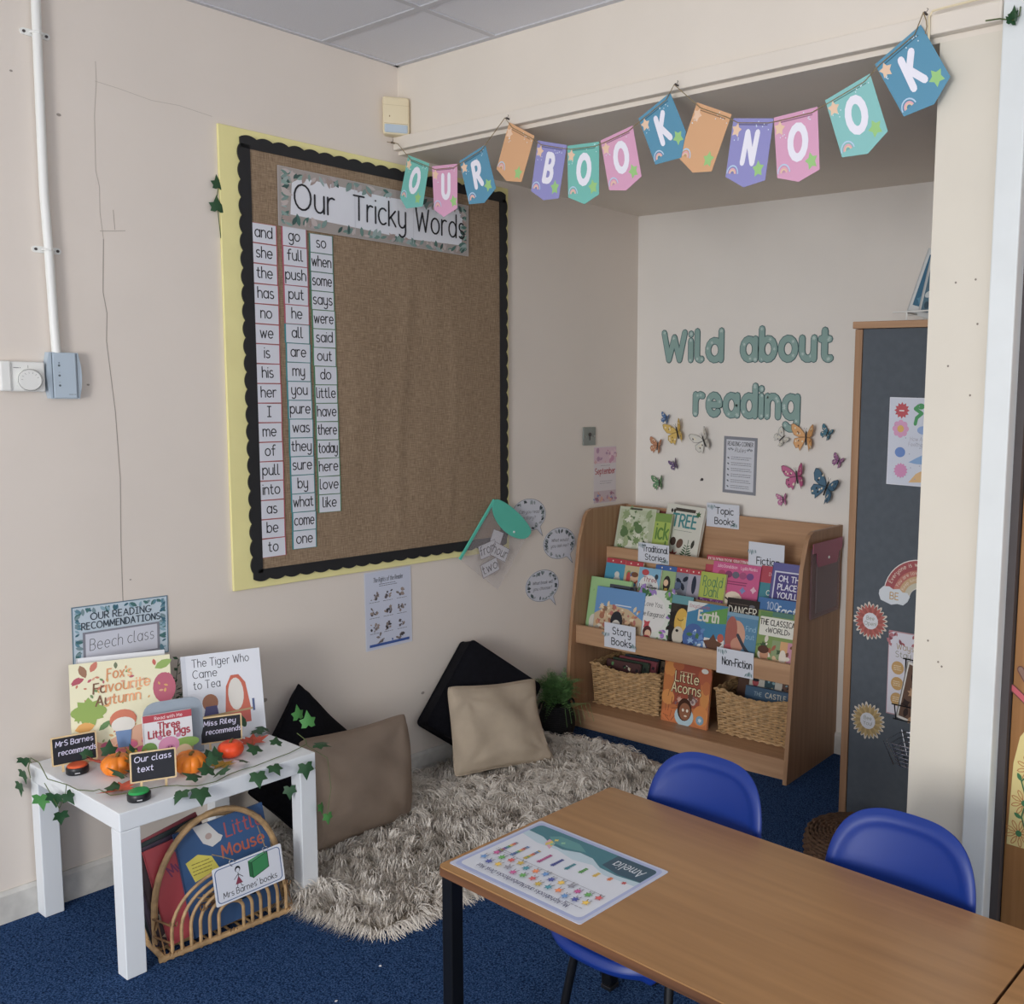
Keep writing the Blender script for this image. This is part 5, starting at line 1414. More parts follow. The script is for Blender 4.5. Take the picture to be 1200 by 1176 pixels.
# ------------------------------------------------------------------ rattan book basket under the table
RM = T(.425, 1.125, 0) @ RZ(-4)       # local x towards the room, y along the wall
rb = thing('rattan_basket', 'arched rattan magazine basket full of books under the white table', 'basket', RM)
RW, RD = .355, .125
def arch(x, half, h, lift=0, n=22, foot=.0):
    pts = [(x, RW / 2 - half, foot), (x, RW / 2 - half, lift)]
    pts += [(x, RW / 2 - half * math.cos(math.pi * i / n), lift + (h - lift) * math.sin(math.pi * i / n)) for i in range(1, n)]
    return pts + [(x, RW / 2 + half, lift), (x, RW / 2 + half, foot)]
for x, hh in ((.055, .345), (.0, .315)):
    MB().tube(arch(x, RW / 2 - .004, hh, .1), .0085, 9).build('arch', M_rattan, rb, smooth=True)
for x in (.0, RD):
    for k in range(6):
        MB().tube(arch(x, .156 - .0245 * k, .205 - .021 * k, .07), .0046, 7).build('hoop', M_rattan, rb, smooth=True)
for a, b in (((0, -.004, .009), (0, RW + .004, .009)), ((RD, -.012, .009), (RD, RW + .014, .009)), ((-.006, 0, .009), (RD + .006, 0, .009)), ((-.006, RW, .009), (RD + .006, RW, .009)), ((.06, .006, .006), (.06, RW - .006, .006))):
    MB().tube([a, b], .0085, 9).build('base_rod', M_rattan, rb, smooth=True)
for y in [.03 + .03 * k for k in range(11)]:
    MB().tube([(0, y, .004), (RD, y, .004)], .0035, 6).build('slat', M_rattan, rb)
for y in (.003, RW - .003):
    for z in (.05, .1):
        MB().tube([(0, y, z), (RD * .5, y + (-.004 if y < .1 else .004), z - .004), (RD, y + (.02 if y < .1 else -.02), z - .01)], .0032, 6).build('side_tie', M_rattan2, rb)
    MB().tube([(0, y, .1), (.05, y - .006, .03), (RD * .6, y, .1), (RD, y, .02)], .0018, 5).build('side_tie', M_rattan2, rb)
for y, z in ((.022, .095), (.333, .095), (.018, .012), (.337, .012), (.1, .11), (.25, .11), (RW / 2, .012)):
    MB().tube([(RD + .006 * math.cos(a_ * .7), y + .001 * a_ - .006, z + .008 * math.sin(a_ * .7)) for a_ in range(20)], .0016, 5).build('binding', M_rattan2, rb)
def rbk(lb, x, y, bw, h, t, cov, dr_, lean, roll=0, z=.014):
    book(lb, RM @ axes((0, 1, 0), (0, 0, 1), (x, y, z)) @ RZ(roll) @ RX(-lean), bw, h, t, cov, dr_, 'books in the rattan basket', soft=True)
def d_mouse(c, w_, h):
    c.text('Little', w_ * .75, h * .8, .04, '#A8484C', .16, fit=w_ * .42); c.text('Mouse', w_ * .7, h * .62, .034, '#B8583C', .22, fit=w_ * .48); c.text('Bo', w_ * .66, h * .18, .034, '#1c1e26', .3)
    c.poly([(w_ * .2, h), (w_ * .36, h), (w_ * .46, h * .86), (w_ * .5, h * .83), (w_ * .47, h * .79), (w_ * .37, h * .76), (w_ * .28, h * .82)], '#D5D3D0'); c.ell(w_ * .35, h * .87, .009, .009, '#b8a098')
    c.poly([(w_ * .06, h * .7), (w_ * .2, h * .74), (w_ * .34, h * .68), (w_ * .4, h * .54), (w_ * .12, h * .5)], '#D8CC4A'); c.scribble(w_ * .12, h * .55, w_ * .34, h * .68, 4, '#8a7a30', .0025)
    for k in range(26):
        a = c.rnd.uniform(-60, 60)
        c.line([(w_ * c.rnd.uniform(.1, .5), h * c.rnd.uniform(.2, .36)), (w_ * c.rnd.uniform(.2, .62), h * c.rnd.uniform(.15, .3))], .004, c.rnd.choice(['#8A6A4A', '#B8935A', '#6a4a34']))
rbk('dark blue little mouse book with yellow note in rattan basket', .096, .09, .245, .295, .008, '#2C5688', d_mouse, 13, 4)
def d_redb(c, w_, h):
    c.text('My Book', w_ * .55, h * .72, .03, '#7a2a5a', .2, fit=w_ * .6, rot=20); c.ell(w_ * .7, h * .3, .03, .034, '#E0B43C'); c.scribble(w_ * .4, h * .42, w_ * .8, h * .5, 2, '#7a2030', .003); c.poly([(w_ * .35, h * .9), (w_ * .5, h * .8), (w_ * .6, h * .85), (w_ * .55, h)], '#3a4a8a')
rbk('red picture book with yellow spot leaning in rattan basket', .084, .03, .19, .27, .007, '#B8303C', d_redb, 13, 8)
def d_dk(c, w_, h):
    c.blobs(.02, .02, w_ - .02, h - .02, 26, ['#2a2e34', '#46505a', '#7a3a3a', '#b8a890', '#3a5a5a'], .008, .02); c.ell(w_ * .25, h * .4, .022, .022, '#d8d4cc'); c.star(w_ * .3, h * .25, .02, '#a83a34', 5)
for k, (y, cv_) in enumerate(((.02, '#3b2c30'), (.012, '#46384a'), (.008, '#2b3436'), (.03, '#8a2f3a'))):
    rbk('%s magazine filed %s in the rattan basket' % (['dark brown', 'purple grey', 'dark green', 'dull red'][k], ['just behind the red book', 'second behind the red book', 'third behind the red book', 'at the very back'][k]), .074 - .0095 * k, y - .01, .2, .262 + .006 * k, .006, cv_, d_dk, 13, 8 + 2 * k)
sg = thing('basket_sign', 'laminated sign reading mrs barnes books hung on the rattan basket', 'sign', RM @ axes((-.02, 1, .05), (-.1, -.05, 1), (RD + .014, .225, .165)))
MB().prism(rr(-.097, -.054, .097, .054, .004), -.001, 0).build('card', M_paper, sg)
c = CV(4e-5)
c.rrect(-.092, -.049, .092, .049, .012, '#3F639A'); c.rrect(-.0895, -.0465, .0895, .0465, .01, '#DDE0EA')
c.text("Mrs Barnes' books", 0, -.038, .0165, '#23242a', .15, fit=.15)
c.poly([(.0, -.005), (.01, -.013), (.01, .033), (.0, .04)], '#1f6a3c'); c.poly([(.01, -.013), (.056, .002), (.056, .046), (.01, .033)], '#2E8A50'); c.poly([(.0, .04), (.01, .033), (.056, .046), (.046, .05)], '#4a9a66')
c.line([(.01, -.013), (.056, .002), (.056, .046), (.01, .033), (.01, -.013)], .0016, '#1d2a24')
c.ell(-.03, .03, .0075, .009, '#23242a'); c.ell(-.03, .027, .005, .006, '#DDE0EA'); c.line([(-.03, .02), (-.03, .008)], .0018, '#33343a'); c.line([(-.042, .004), (-.03, .016), (-.018, .004)], .0016, '#33343a')
c.poly([(-.03, .01), (-.04, -.012), (-.02, -.012)], '#8C2F4A'); c.line([(-.034, -.012), (-.036, -.02), (-.04, -.021)], .0016, '#33343a'); c.line([(-.026, -.012), (-.024, -.02), (-.02, -.021)], .0016, '#33343a')
c.put(sg)
for x in (-.042, .052):
    MB().tube([(x + .007 * math.cos(R_(a)), .053 + .009 * math.sin(R_(a)), .003 * math.sin(R_(a * 2))) for a in range(0, 360, 30)], .0012, 5, True).build('ring', M_chrome, sg)
MB().tube([(-.042, .062, 0), (-.06, .075, -.01), (-.08, .085, -.03)], .0015, 5).tube([(.052, .062, 0), (.056, .08, -.02), (.06, .11, -.05)], .0015, 5).build('string', M_string, sg)

# ------------------------------------------------------------------ shaggy rug
rng = np.random.default_rng(5)
RUG = [(.06, 1.5), (.3, 1.47), (.6, 1.5), (.88, 1.555), (.9, 1.75), (.86, 2.1), (.83, 2.5), (.79, 2.9), (.7, 2.98), (.45, 3.0), (.2, 2.96), (.05, 2.9), (.035, 2.4), (.04, 1.9)]
def rug_in(x, y):
    c_ = False
    for i in range(len(RUG)):
        (x1, y1), (x2, y2) = RUG[i - 1], RUG[i]
        if (y1 > y) != (y2 > y) and x < (x2 - x1) * (y - y1) / (y2 - y1) + x1:
            c_ = not c_
    return c_
rg = MB().prism(RUG, .002, .007).build('shaggy_rug', mat('rug_backing', '#A99D8C', .95, .2, 60))
tag(rg, 'shaggy cream and beige sheepskin rug on the navy carpet', 'rug')
def rug_pile():
    NB = 42000
    P = []
    while len(P) < NB:
        q = rng.uniform((.03, 1.46), (.91, 3.01), (6000, 2))
        P += [p for p in q if rug_in(*p)]
    P = np.array(P[:NB])
    # a fringe of hair springing outwards from the rim
    E_, EA = [], []
    for i in range(len(RUG)):
        (x1, y1), (x2, y2) = RUG[i - 1], RUG[i]
        L = math.hypot(x2 - x1, y2 - y1)
        k = int(L * 1500)
        t = rng.uniform(0, 1, k)
        E_.append(np.stack([x1 + (x2 - x1) * t, y1 + (y2 - y1) * t], 1))
        EA.append(np.full(k, math.atan2(-(x2 - x1), y2 - y1)))
    E_, EA = np.concatenate(E_), np.concatenate(EA)
    P = np.concatenate([P, E_])
    n = len(P)
    CS = 34
    cell = np.floor(P * CS)
    h1 = np.abs(np.sin(cell[:, 0] * 127.1 + cell[:, 1] * 311.7) * 43758.5453) % 1
    h2 = np.abs(np.sin(cell[:, 0] * 269.5 + cell[:, 1] * 183.3) * 43758.5453) % 1
    ang = 1.2 * np.sin(P[:, 0] * 7 + 2 * np.sin(P[:, 1] * 4)) + 1.3 * np.sin(P[:, 1] * 6.5 + 1.5 * np.sin(P[:, 0] * 8)) - .8 + (h1 - .5) * 3.4 + rng.normal(0, .4, n)
    ang[NB:] = EA + rng.normal(0, .55, n - NB)
    d = np.stack([np.cos(ang), np.sin(ang)], 1)
    side = np.stack([-d[:, 1], d[:, 0]], 1)
    L = rng.uniform(.035, .07, n) * (.8 + .4 * h2)
    # locks: strands of one cell are drawn together towards a shared tip
    ctr = (cell + .5 + .35 * np.stack([h2 - .5, h1 - .5], 1)) / CS
    pull = np.full(n, .55)[:, None]
    pull[NB:] = 0
    hgt = rng.uniform(.02, .04, n) * (.7 + .7 * h2)
    hgt[NB:] *= .6
    wd = rng.uniform(.0009, .0017, n)
    K = 6
    V_ = np.zeros((n, K, 2, 3), np.float32)
    ph, amp = rng.uniform(0, 6.3, n), rng.uniform(.002, .0055, n)
    for k in range(K):
        t = k / (K - 1)
        c = P + (ctr - P) * pull * t + d * (L * t ** 1.15)[:, None] + side * (amp * np.sin(ph + t * 5.5) * t)[:, None]
        z = .007 + hgt * math.sin(min(1, t * 1.1 + .12) * 2.35) / .9 * (1 - .15 * t)
        z[NB:] = .008 + hgt[NB:] * math.sin(t * math.pi * .95) * (1 - t) - .005 * t
        w_ = wd * (1 - .8 * t ** 2)
        V_[:, k, 0, :2] = c - side * w_[:, None]; V_[:, k, 1, :2] = c + side * w_[:, None]
        V_[:, k, 0, 2] = z; V_[:, k, 1, 2] = z + wd * .5
    V_[:, :, :, 2] = np.maximum(V_[:, :, :, 2], .003)
    V_[:, :, :, 0] = np.maximum(V_[:, :, :, 0], .016)
    base = (np.arange(n) * K * 2)[:, None, None]
    q = np.array([[2 * k, 2 * k + 1, 2 * k + 3, 2 * k + 2] for k in range(K - 1)])[None]
    F = (base + q).reshape(-1, 4)
    me = bpy.data.meshes.new('pile')
    me.vertices.add(n * K * 2)
    me.vertices.foreach_set('co', V_.reshape(-1))
    me.loops.add(F.size)
    me.loops.foreach_set('vertex_index', F.reshape(-1).astype(np.int32))
    me.polygons.add(len(F))
    me.polygons.foreach_set('loop_start', np.arange(0, F.size, 4, dtype=np.int32))
    at = me.color_attributes.new('Col', 'FLOAT_COLOR', 'POINT')
    tone = np.clip(.6 * rng.uniform(0, 1, n) + .5 * h2, 0, 1)
    a, b = np.array(lin('#BFB1A1')[:3]), np.array(lin('#F6F0E6')[:3])
    col = a + (b - a) * tone[:, None]
    C_ = np.ones((n, K, 2, 4), np.float32)
    C_[..., :3] = col[:, None, None, :]
    at.data.foreach_set('color', C_.reshape(-1))
    me.materials.append(ink('wool_strand', .9))
    me.update(calc_edges=True)
    return tag(link('pile', me, rg), kind='stuff')
rug_pile()

# ------------------------------------------------------------------ cushions
def orth(r, u, loc):
    r = V(r).normalized(); u = V(u); u = (u - r * u.dot(r)).normalized()
    return axes(r, u, loc)
def pillow(lb, M, w_, h, t, m, seed, piping=True, flop=0, sk=0):
    """soft cushion centred on M, face along z"""
    N = 36
    rn = random.Random(seed)
    fold = [(rn.uniform(0, 6.3), rn.uniform(2, 6.5), rn.uniform(0, 6.3), rn.uniform(.002, .0055)) for _ in range(5)]
    rays = [(sx * rn.uniform(.7, 1), sy * rn.uniform(.7, 1), rn.uniform(0, 6.3)) for sx in (-1, 1) for sy in (-1, 1)]
    vs, fs = [], []
    for s_ in (1, -1):
        b = len(vs)
        for j in range(N + 1):
            for i in range(N + 1):
                u, v = -1 + 2 * i / N, -1 + 2 * j / N
                x = u * w_ / 2 * (1 - .1 * (1 - v * v) * abs(u) ** 2) + sk * .04 * (v * v - v)
                y = v * h / 2 * (1 - .085 * (1 - u * u) * abs(v) ** 2)
                ck = 1 - .05 * abs(u * v) ** 6
                x, y = x * ck, y * ck
                k = max(0, (1 - u * u) * (1 - v * v))
                z = s_ * (t / 2) * k ** .42
                wr = sum(a_ * math.sin(fr * (u * math.cos(th_) + v * math.sin(th_)) * 1.4 + ph) for th_, fr, ph, a_ in fold)
                # creases running in from the corners
                for cx, cy, ph in rays:
                    dx, dy = u - cx, v - cy
                    r_ = math.hypot(dx, dy)
                    wr += .007 * math.exp(-r_ * 1.5) * math.sin(math.atan2(dy, dx) * 7 + ph) * min(1, r_ * 3)
                z += wr * k ** .3 * (1 if s_ > 0 else -.5)
                z += flop * (u * v) * .02
                vs.append((x, y, z))
        q = [(b + j * (N + 1) + i, b + j * (N + 1) + i + 1, b + (j + 1) * (N + 1) + i + 1, b + (j + 1) * (N + 1) + i) for j in range(N) for i in range(N)]
        fs += q if s_ > 0 else [f[::-1] for f in q]
    o = thing('cushion', lb, 'cushion', M)
    MB().raw(vs, fs).build('cover', m, o, smooth=True)
    if piping:
        e = [(-1 + 2 * i / N, -1) for i in range(N)] + [(1, -1 + 2 * i / N) for i in range(N)] + [(1 - 2 * i / N, 1) for i in range(N)] + [(-1, 1 - 2 * i / N) for i in range(N)]
        pts = [((u * w_ / 2 * (1 - .1 * (1 - v * v)) + sk * .04 * (v * v - v)) * (1 - .05 * abs(u * v) ** 6), v * h / 2 * (1 - .085 * (1 - u * u)) * (1 - .05 * abs(u * v) ** 6), flop * u * v * .02) for u, v in e]
        MB().tube(pts, .0028, 6, True).build('seam', m, o, smooth=True)
    return o
def box_cushion(lb, M, w_, h, t, m):
    o = thing('cushion', lb, 'cushion', M)
    N = 24
    vs, fs = [], []
    p = rr(-w_ / 2, -h / 2, w_ / 2, h / 2, .016, 5)
    levels = [(0, .5, .012), (.25, .5, .006), (.5, .5, .0), (.85, .5, -.0), (1, .495, 0)]
    rings = []
    for k in [1, .97, .9, .75, .5, .25, .02]:
        rings.append([(x * k, y * k, t / 2 + .018 * (1 - k * k)) for x, y in p])
    prof = rings[::-1] + [[(x * 1.012, y * 1.012, t * z) for x, y in p] for z in (.25, 0, -.25)] + [[(x * k, y * k, -t / 2 - .012 * (1 - k * k)) for x, y in p] for k in (1, .9, .5, .02)]
    n = len(p)
    for r_ in prof:
        vs += r_
    for i in range(len(prof) - 1):
        for k in range(n):
            l = (k + 1) % n
            fs.append((i * n + k, (i + 1) * n + k, (i + 1) * n + l, i * n + l))
    fs.append(tuple(range(n))); fs.append(tuple((len(prof) - 1) * n + k for k in range(n))[::-1])
    MB().raw(vs, fs).build('cover', m, o, smooth=True)
    for z in (t / 2, -t / 2):
        MB().tube([(x * 1.01, y * 1.01, z) for x, y in p], .0035, 6, True).build('piping', m, o, smooth=True)
    return o
pillow('black cushion propped on its corner between table and wall', orth((-.1, .62, -.72), (-.38, .62, .62), (.125, 1.795, .225)), .43, .43, .15, M_blackfab, 3)
pillow('taupe cushion leaning on the black cushion beside the table', orth((-.03, 1, -.06), (-.42, -.04, .9), (.285, 1.9, .192)), .42, .38, .15, M_taupe, 7, flop=1.4, sk=-.6)
box_cushion('black box cushion balanced on its corner against the wall', orth((-.08, .66, .74), (-.3, -.72, .62), (.125, 2.55, .265)), .37, .37, .085, M_blackfab)
pillow('beige cushion leaning on the black box cushion near the plant', orth((.2, .97, -.09), (-.33, .02, .94), (.245, 2.53, .205)), .43, .35, .12, M_beige, 12, flop=-1.2, sk=.3)

# ------------------------------------------------------------------ fern in a black woven basket
pl = thing('potted_fern', 'bushy green fern in a black woven basket by the book display', 'plant', T(.098, 3.0, 0))
pot = thing_ = None
m = MB()
for r in range(24):
    z = .004 + .0062 * r
    t = r / 23
    rad = .066 + .013 * math.sin(math.pi * min(1, t * 1.15)) - .006 * max(0, t - .75) * 4
    m.tube([((rad + .0018 * math.sin(i * math.pi + r * math.pi)) * math.cos(2 * math.pi * i / 44), (rad + .0018 * math.sin(i * math.pi + r * math.pi)) * math.sin(2 * math.pi * i / 44), z + .0008 * math.sin(i * 2.1 + r)) for i in range(44)], .0036, 5, True)
po_ = m.build('basket_weave', M_pot, pl, smooth=True)
MB().lathe([(.05, .003), (.06, .004), (.066, .06), (.064, .14), (.058, .135), (.02, .13)], 24).build('basket_liner', M_pot, pl)
for s_ in (-1, 1):
    MB().tube([(.068 * s_ * .5, .068 * s_ * .82 - .02 * s_ * 0 + .018 * math.cos(R_(a)), .135 + .028 * math.sin(R_(a))) for a in range(0, 181, 20)], .005, 7).build('handle', M_pot, pl)
rnd = random.Random(21)
m = MB()
for k in range(210):
    a = rnd.uniform(0, 6.283); out = rnd.uniform(.03, .13) * (1 if rnd.random() < .85 else 1.25); L = rnd.uniform(.09, .2)
    p0 = V((.03 * math.cos(a), .03 * math.sin(a), .13)); p3 = V((out * math.cos(a), out * math.sin(a), .14 + L - out * .7))
    p1 = p0 + V((0, 0, L * .7))
    prev = None
    for q in range(17):
        t = q / 16
        p = p0 * (1 - t) ** 2 + p1 * 2 * t * (1 - t) + p3 * t * t
        if prev is not None and t > .2:
            d = (p - prev).normalized(); e = d.cross(V((rnd.uniform(-.4, .4), rnd.uniform(-.4, .4), 1))).normalized()
            s = .028 * (1.2 - t)
            for sg_ in (-1, 1):
                tip = p + e * sg_ * s + d * s * .7
                md = p + e * sg_ * s * .5 + d * s * .2
                m.raw([p, md - d * s * .16, tip, md + d * s * .2], [(0, 1, 2, 3)])
        prev = p
for v_i, v in enumerate(m.v):
    if v[0] < -.088: m.v[v_i] = (-.088, v[1], v[2])
tag(m.build('foliage', M_fern, pl), kind='stuff')
m = MB()
for k in range(7):
    y = -.03 + .012 * k
    m.tube([(.05, y, .15), (.1 + .006 * k, y * 1.6, .16), (.12 + .006 * k, y * 1.8, .08 + .012 * (k % 3))], .0009, 4)
m.build('trailing_stem', M_fern, pl)

# ------------------------------------------------------------------ grey felt-backed cupboard and its stickers
YC = 3.0
cb = thing('cupboard', 'tall cupboard with grey felt back panel and wooden edge beside pillar', 'cupboard', T(0, YC, 0))
MB().box(1.536, 1.564, .0, .45, 0, 1.765, .002).build('side_panel', M_beechv, cb)
MB().box(2.5, 2.528, .0, .45, 0, 1.765, .002).build('side_panel', M_beechv, cb)
MB().box(1.532, 2.532, -.012, .46, 1.7665, 1.79, .002).build('top_board', M_beech, cb)
MB().box(1.565, 2.4995, .006, .02, .0, 1.7655).build('felt_panel', M_felt, cb)
MB().box(1.565, 2.4995, .021, .44, .04, .06).box(1.565, 2.4995, .021, .44, .6, .62).box(1.565, 2.4995, .021, .44, 1.2, 1.22).build('shelf', M_beech, cb)
YS = YC + .0045
def FC(x, z, rot=0): return FB(x, z, YS, rot)
def d_feel(c):
    c.rect(-.103, -.143, .103, .143, '#D0D6E4')
    c.star(-.06, .103, .028, '#C03C4A', 12, .72); c.rect(-.07, .1, -.052, .104, '#E8E0E0'); c.line([(.0, .12), (-.012, .11), (.012, .095), (-.006, .08), (-.01, .06)], .012, '#3C9A58'); c.ell(.008, .118, .013, .01, '#3C9A58')
    for k in range(8):
        c.ell(-.062 + .02 * math.cos(k * .785), .042 + .02 * math.sin(k * .785), .01, .01, '#D89AC0')
    c.ell(-.062, .042, .012, .012, '#E0B050'); c.ell(.02, .04, .022, .014, '#8AA8D8')
    c.text('How Are You', .02, .004, .013, '#9c9aa8', .1, fit=.09); c.text('Feeling Today', .02, -.014, .013, '#9c9aa8', .1, fit=.1)
    c.ell(-.06, -.036, .019, .017, '#5A84C8'); c.poly([(-.028, -.068), (.0, -.052), (.02, -.042), (.05, -.045), (.06, -.072), (.0, -.072)], '#7FA8D6'); c.star(-.055, -.097, .026, '#D48AB8', 14, .8); c.poly([(-.025, -.135), (-.0, -.105), (.018, -.095), (.035, -.1), (.045, -.13)], '#DFB478')
    c.blobs(.05, -.12, .09, .12, 8, ['#D89AC0', '#7FA8D6', '#E0B050', '#8AC08A'], .01, .018)
    for k in range(20):
        c.ell(c.rnd.uniform(-.09, .09), c.rnd.uniform(-.13, .13), .002, .002, '#9aa4b8', 6)
card('feelings_poster', 'white poster of coloured shapes high on the grey felt cupboard back', 'poster', FC(1.78, 1.392, -.3), .212, .292, '#DDE1EC', d_feel, gloss=True)
# rainbow sticker with clouds
m = MB()
def ring(r0, r1, a0=0, a1=180):
    return [(r1 * math.cos(R_(a)), r1 * math.sin(R_(a))) for a in range(a0, a1 + 1, 9)] + [(r0 * math.cos(R_(a)), r0 * math.sin(R_(a))) for a in range(a1, a0 - 1, -9)]
rbw = thing('rainbow_sticker', 'rust coloured rainbow sticker with cloud reading be on grey felt', 'sticker', FC(1.812, .868, 0))
m = MB().prism(ring(.036, .134), 0, .001)
m.c = [lin('#E6E0DC')] * len(m.f)
rbo = m.build('arch_card', INK, rbw)
c = CV(.0011)
for (a, b, cc) in ((.098, .131, '#A5484C'), (.078, .098, '#C07060'), (.056, .078, '#CBA87C'), (.038, .056, '#C9C4B0')):
    c.poly(ring(a, b), cc)
for tx, r_, h_ in (('Everyone is welcome', .112, .013), ('You are loved', .085, .011), ('Keep kind', .063, .01)):
    a = 158
    for ch in tx:
        k = h_ / 1.45
        wch = ((.5 if ch == ' ' else GW[ch]) + .4) * k
        if ch in GL:
            c.text(ch, r_ * math.cos(R_(a)), r_ * math.sin(R_(a)), h_, '#EADCC8', .16, al='l', rot=a - 90 - 4)
        a -= math.degrees(wch / r_)
c.put(rbo)
for sx in (-1, 1):
    m = MB()
    cl = [(-.058, -.0), (-.05, -.02), (-.03, -.026), (-.01, -.032), (.012, -.026), (.034, -.028), (.05, -.014), (.058, .004), (.048, .016), (.03, .016), (.018, .026), (-.005, .022), (-.02, .03), (-.042, .028), (-.056, .014)]
    m.prism([(x + .092 * sx, y) for x, y in cl], .0005, .0022)
    m.c = [lin('#D6DCE2')] * len(m.f)
    co_ = m.build('cloud', INK, rbw)
    c = CV(.0023)
    c.text('BE' if sx < 0 else 'YOU', .092 * sx, -.012, .023, '#C0985A', .2)
    c.put(co_)
def sunflower(lb, x, z, ca, t1, t2):
    o = thing('flower_sticker', lb, 'sticker', FC(x, z))
    m = MB()
    pts = []
    for k in range(24):
        for dr2, da in ((.05, 0), (.062, 4), (.066, 7.5), (.062, 11)):
            a = R_(k * 15 + da); q = dr2 + .003 * math.sin(k * 2.3)
            pts.append((q * math.cos(a), q * math.sin(a)))
    m.prism(pts, 0, .001)
    m.c = [lin('#DCD2C4')] * len(m.f)
    b = m.build('petal_card', INK, o)
    c = CV(.0011, int(x * 100))
    for k in range(24):
        c.leaf(.024 * math.cos(R_(k * 15 + 7.5)), .024 * math.sin(R_(k * 15 + 7.5)), .036, k * 15 + 7.5, ca if k % 2 else shade(lin(ca), .8), .36)
    for k in range(12):
        c.leaf(.02 * math.cos(R_(k * 30)), .02 * math.sin(R_(k * 30)), .028, k * 30, shade(lin(ca), .72), .3)
    c.ell(0, 0, .029, .029, '#D9DAE0', 24)
    c.text(t1, 0, .004, .013, '#8a8f7c', .16); c.text(t2, 0, -.015, .013, '#8a8f7c', .16, fit=.046)
    c.put(b)
sunflower('red flower sticker reading bee open on the grey felt', 1.634, .767, '#B85A50', 'Bee', 'Open!')
sunflower('gold flower sticker reading bee you low on the grey felt', 1.638, .412, '#C2A468', 'Bee', 'You!')
def d_ways(c):
    c.rect(-.1, -.142, .1, .142, '#D8D6E0')
    c.garland(-.1, .1, .1, .142, ['#A5525A', '#8A4450', '#B87078'], .02, 40, .5)
    c.text('Ways to', -.02, .085, .02, '#A8905E', .14, fit=.12); c.text('Stay Calm', -.01, .058, .02, '#8a8a70', .14, fit=.14)
    for i in range(3):
        for j in range(3):
            x, y = -.064 + .064 * i, .02 - .055 * j
            c.ell(x, y, .023, .023, ['#C49A58', '#7f8a9a', '#B87868'][i], 20); c.scribble(x - .014, y - .01, x + .014, y + .01, 3, '#E6D9BE', .002)
card('calm_poster', 'mauve edged poster of gold circles low on the grey felt', 'poster', FC(1.808, .602, .2), .204, .292, '#B89098', d_ways)
# wire rack with leaflets hung on the felt near the pillar
wr = thing('wire_rack', 'black wire leaflet rack hung on the felt behind the pillar', 'rack', T(0, YC, 0))
for x in (1.775, 1.9, 2.03):
    MB().tube([(x, -.002, .66), (x, -.004, .47), (x, -.06, .465), (x, -.075, .52)], .0022, 6).build('wire', M_steel, wr)
for y, z in ((-.004, .66), (-.06, .466), (-.075, .52)):
    MB().tube([(1.765, y, z), (2.04, y, z)], .0022, 6).build('wire', M_steel, wr)
for k in range(3):
    def dl(c, w_, h, k=k):
        c.rect(.008, .008, w_ - .008, h - .008, ['#6a5040', '#8a6a50', '#4a3a34'][k]); c.blobs(.02, .02, w_ - .02, h - .02, 16, ['#B8906A', '#3a2e2a', '#8a5a3c'], .008, .02)
    book('white edged brown leaflet in the rack, %s of three' % ['front', 'middle', 'back'][k], T(1.772 + .014 * k, YC - .055 + .014 * k, .472) @ RX(90) @ RZ(-10), .16, .2, .004, '#DDD9D2', dl, 'leaflets in the wire rack', soft=True)
wb = thing('wire_basket', 'silver wire basket hung low on the felt behind the pillar', 'basket', T(1.925, YC - .075, .335))
for k in range(6):
    z = .015 * k
    q = .12 + .03 * k / 5
    MB().tube([(x, y, z) for x, y in rr(-q, -.05 - .004 * k, q, .05 + .003 * k, .03, 4)], .002, 5, True).build('wire_ring', M_chrome, wb)
for k in range(11):
    x = -.12 + .024 * k
    MB().tube([(x * 1.25, -.07, .08), (x, -.05, .0), (x, .05, 0), (x * 1.25, .065, .08)], .0016, 5).build('wire', M_chrome, wb)
# books on a stand on top of the cupboard
st_ = thing('book_stand', 'white wire book stand on top of the tall cupboard', 'stand', T(1.8, 3.06, 1.79))
for x in (-.08, .04):
    MB().tube([(x, -.05, .0), (x, -.05, .026), (x, .08, .026), (x, .08, 0)], .0028, 6).build('wire', M_white, st_)
MB().tube([(-.13, -.05, .028), (.13, -.05, .034)], .0028, 6).tube([(-.13, .06, .028), (.13, .06, .034)], .0028, 6).build('rail', M_white, st_)
def d_bear(c, w_, h):
    c.rect(.008, .0, w_, h, '#4F7284'); c.blobs(.02, .02, w_ - .02, h - .02, 50, ['#3f6a8c', '#8fb0bc', '#b8b0a0', '#5a6a70', '#c8cfd0', '#2f4a5a', '#9a7a6a'], .01, .026)
book('blue painted picture book leaning on the cupboard top stand', T(1.742, 3.05, 1.823) @ RY(9) @ RX(84), .23, .235, .012, '#C9CCCC', d_bear, 'books on the cupboard top')
book('teal picture book sliver behind the blue book on the stand', T(1.682, 3.085, 1.823) @ RY(16) @ RX(84), .2, .222, .006, '#D2D6D6', lambda c, w_, h: (c.rect(.012, .03, w_ - .012, h - .02, '#2F6A88'), c.blobs(.03, .05, w_ - .03, h - .05, 14, ['#1f4a66', '#4f8aa4'], .01, .02)), 'books on the cupboard top')

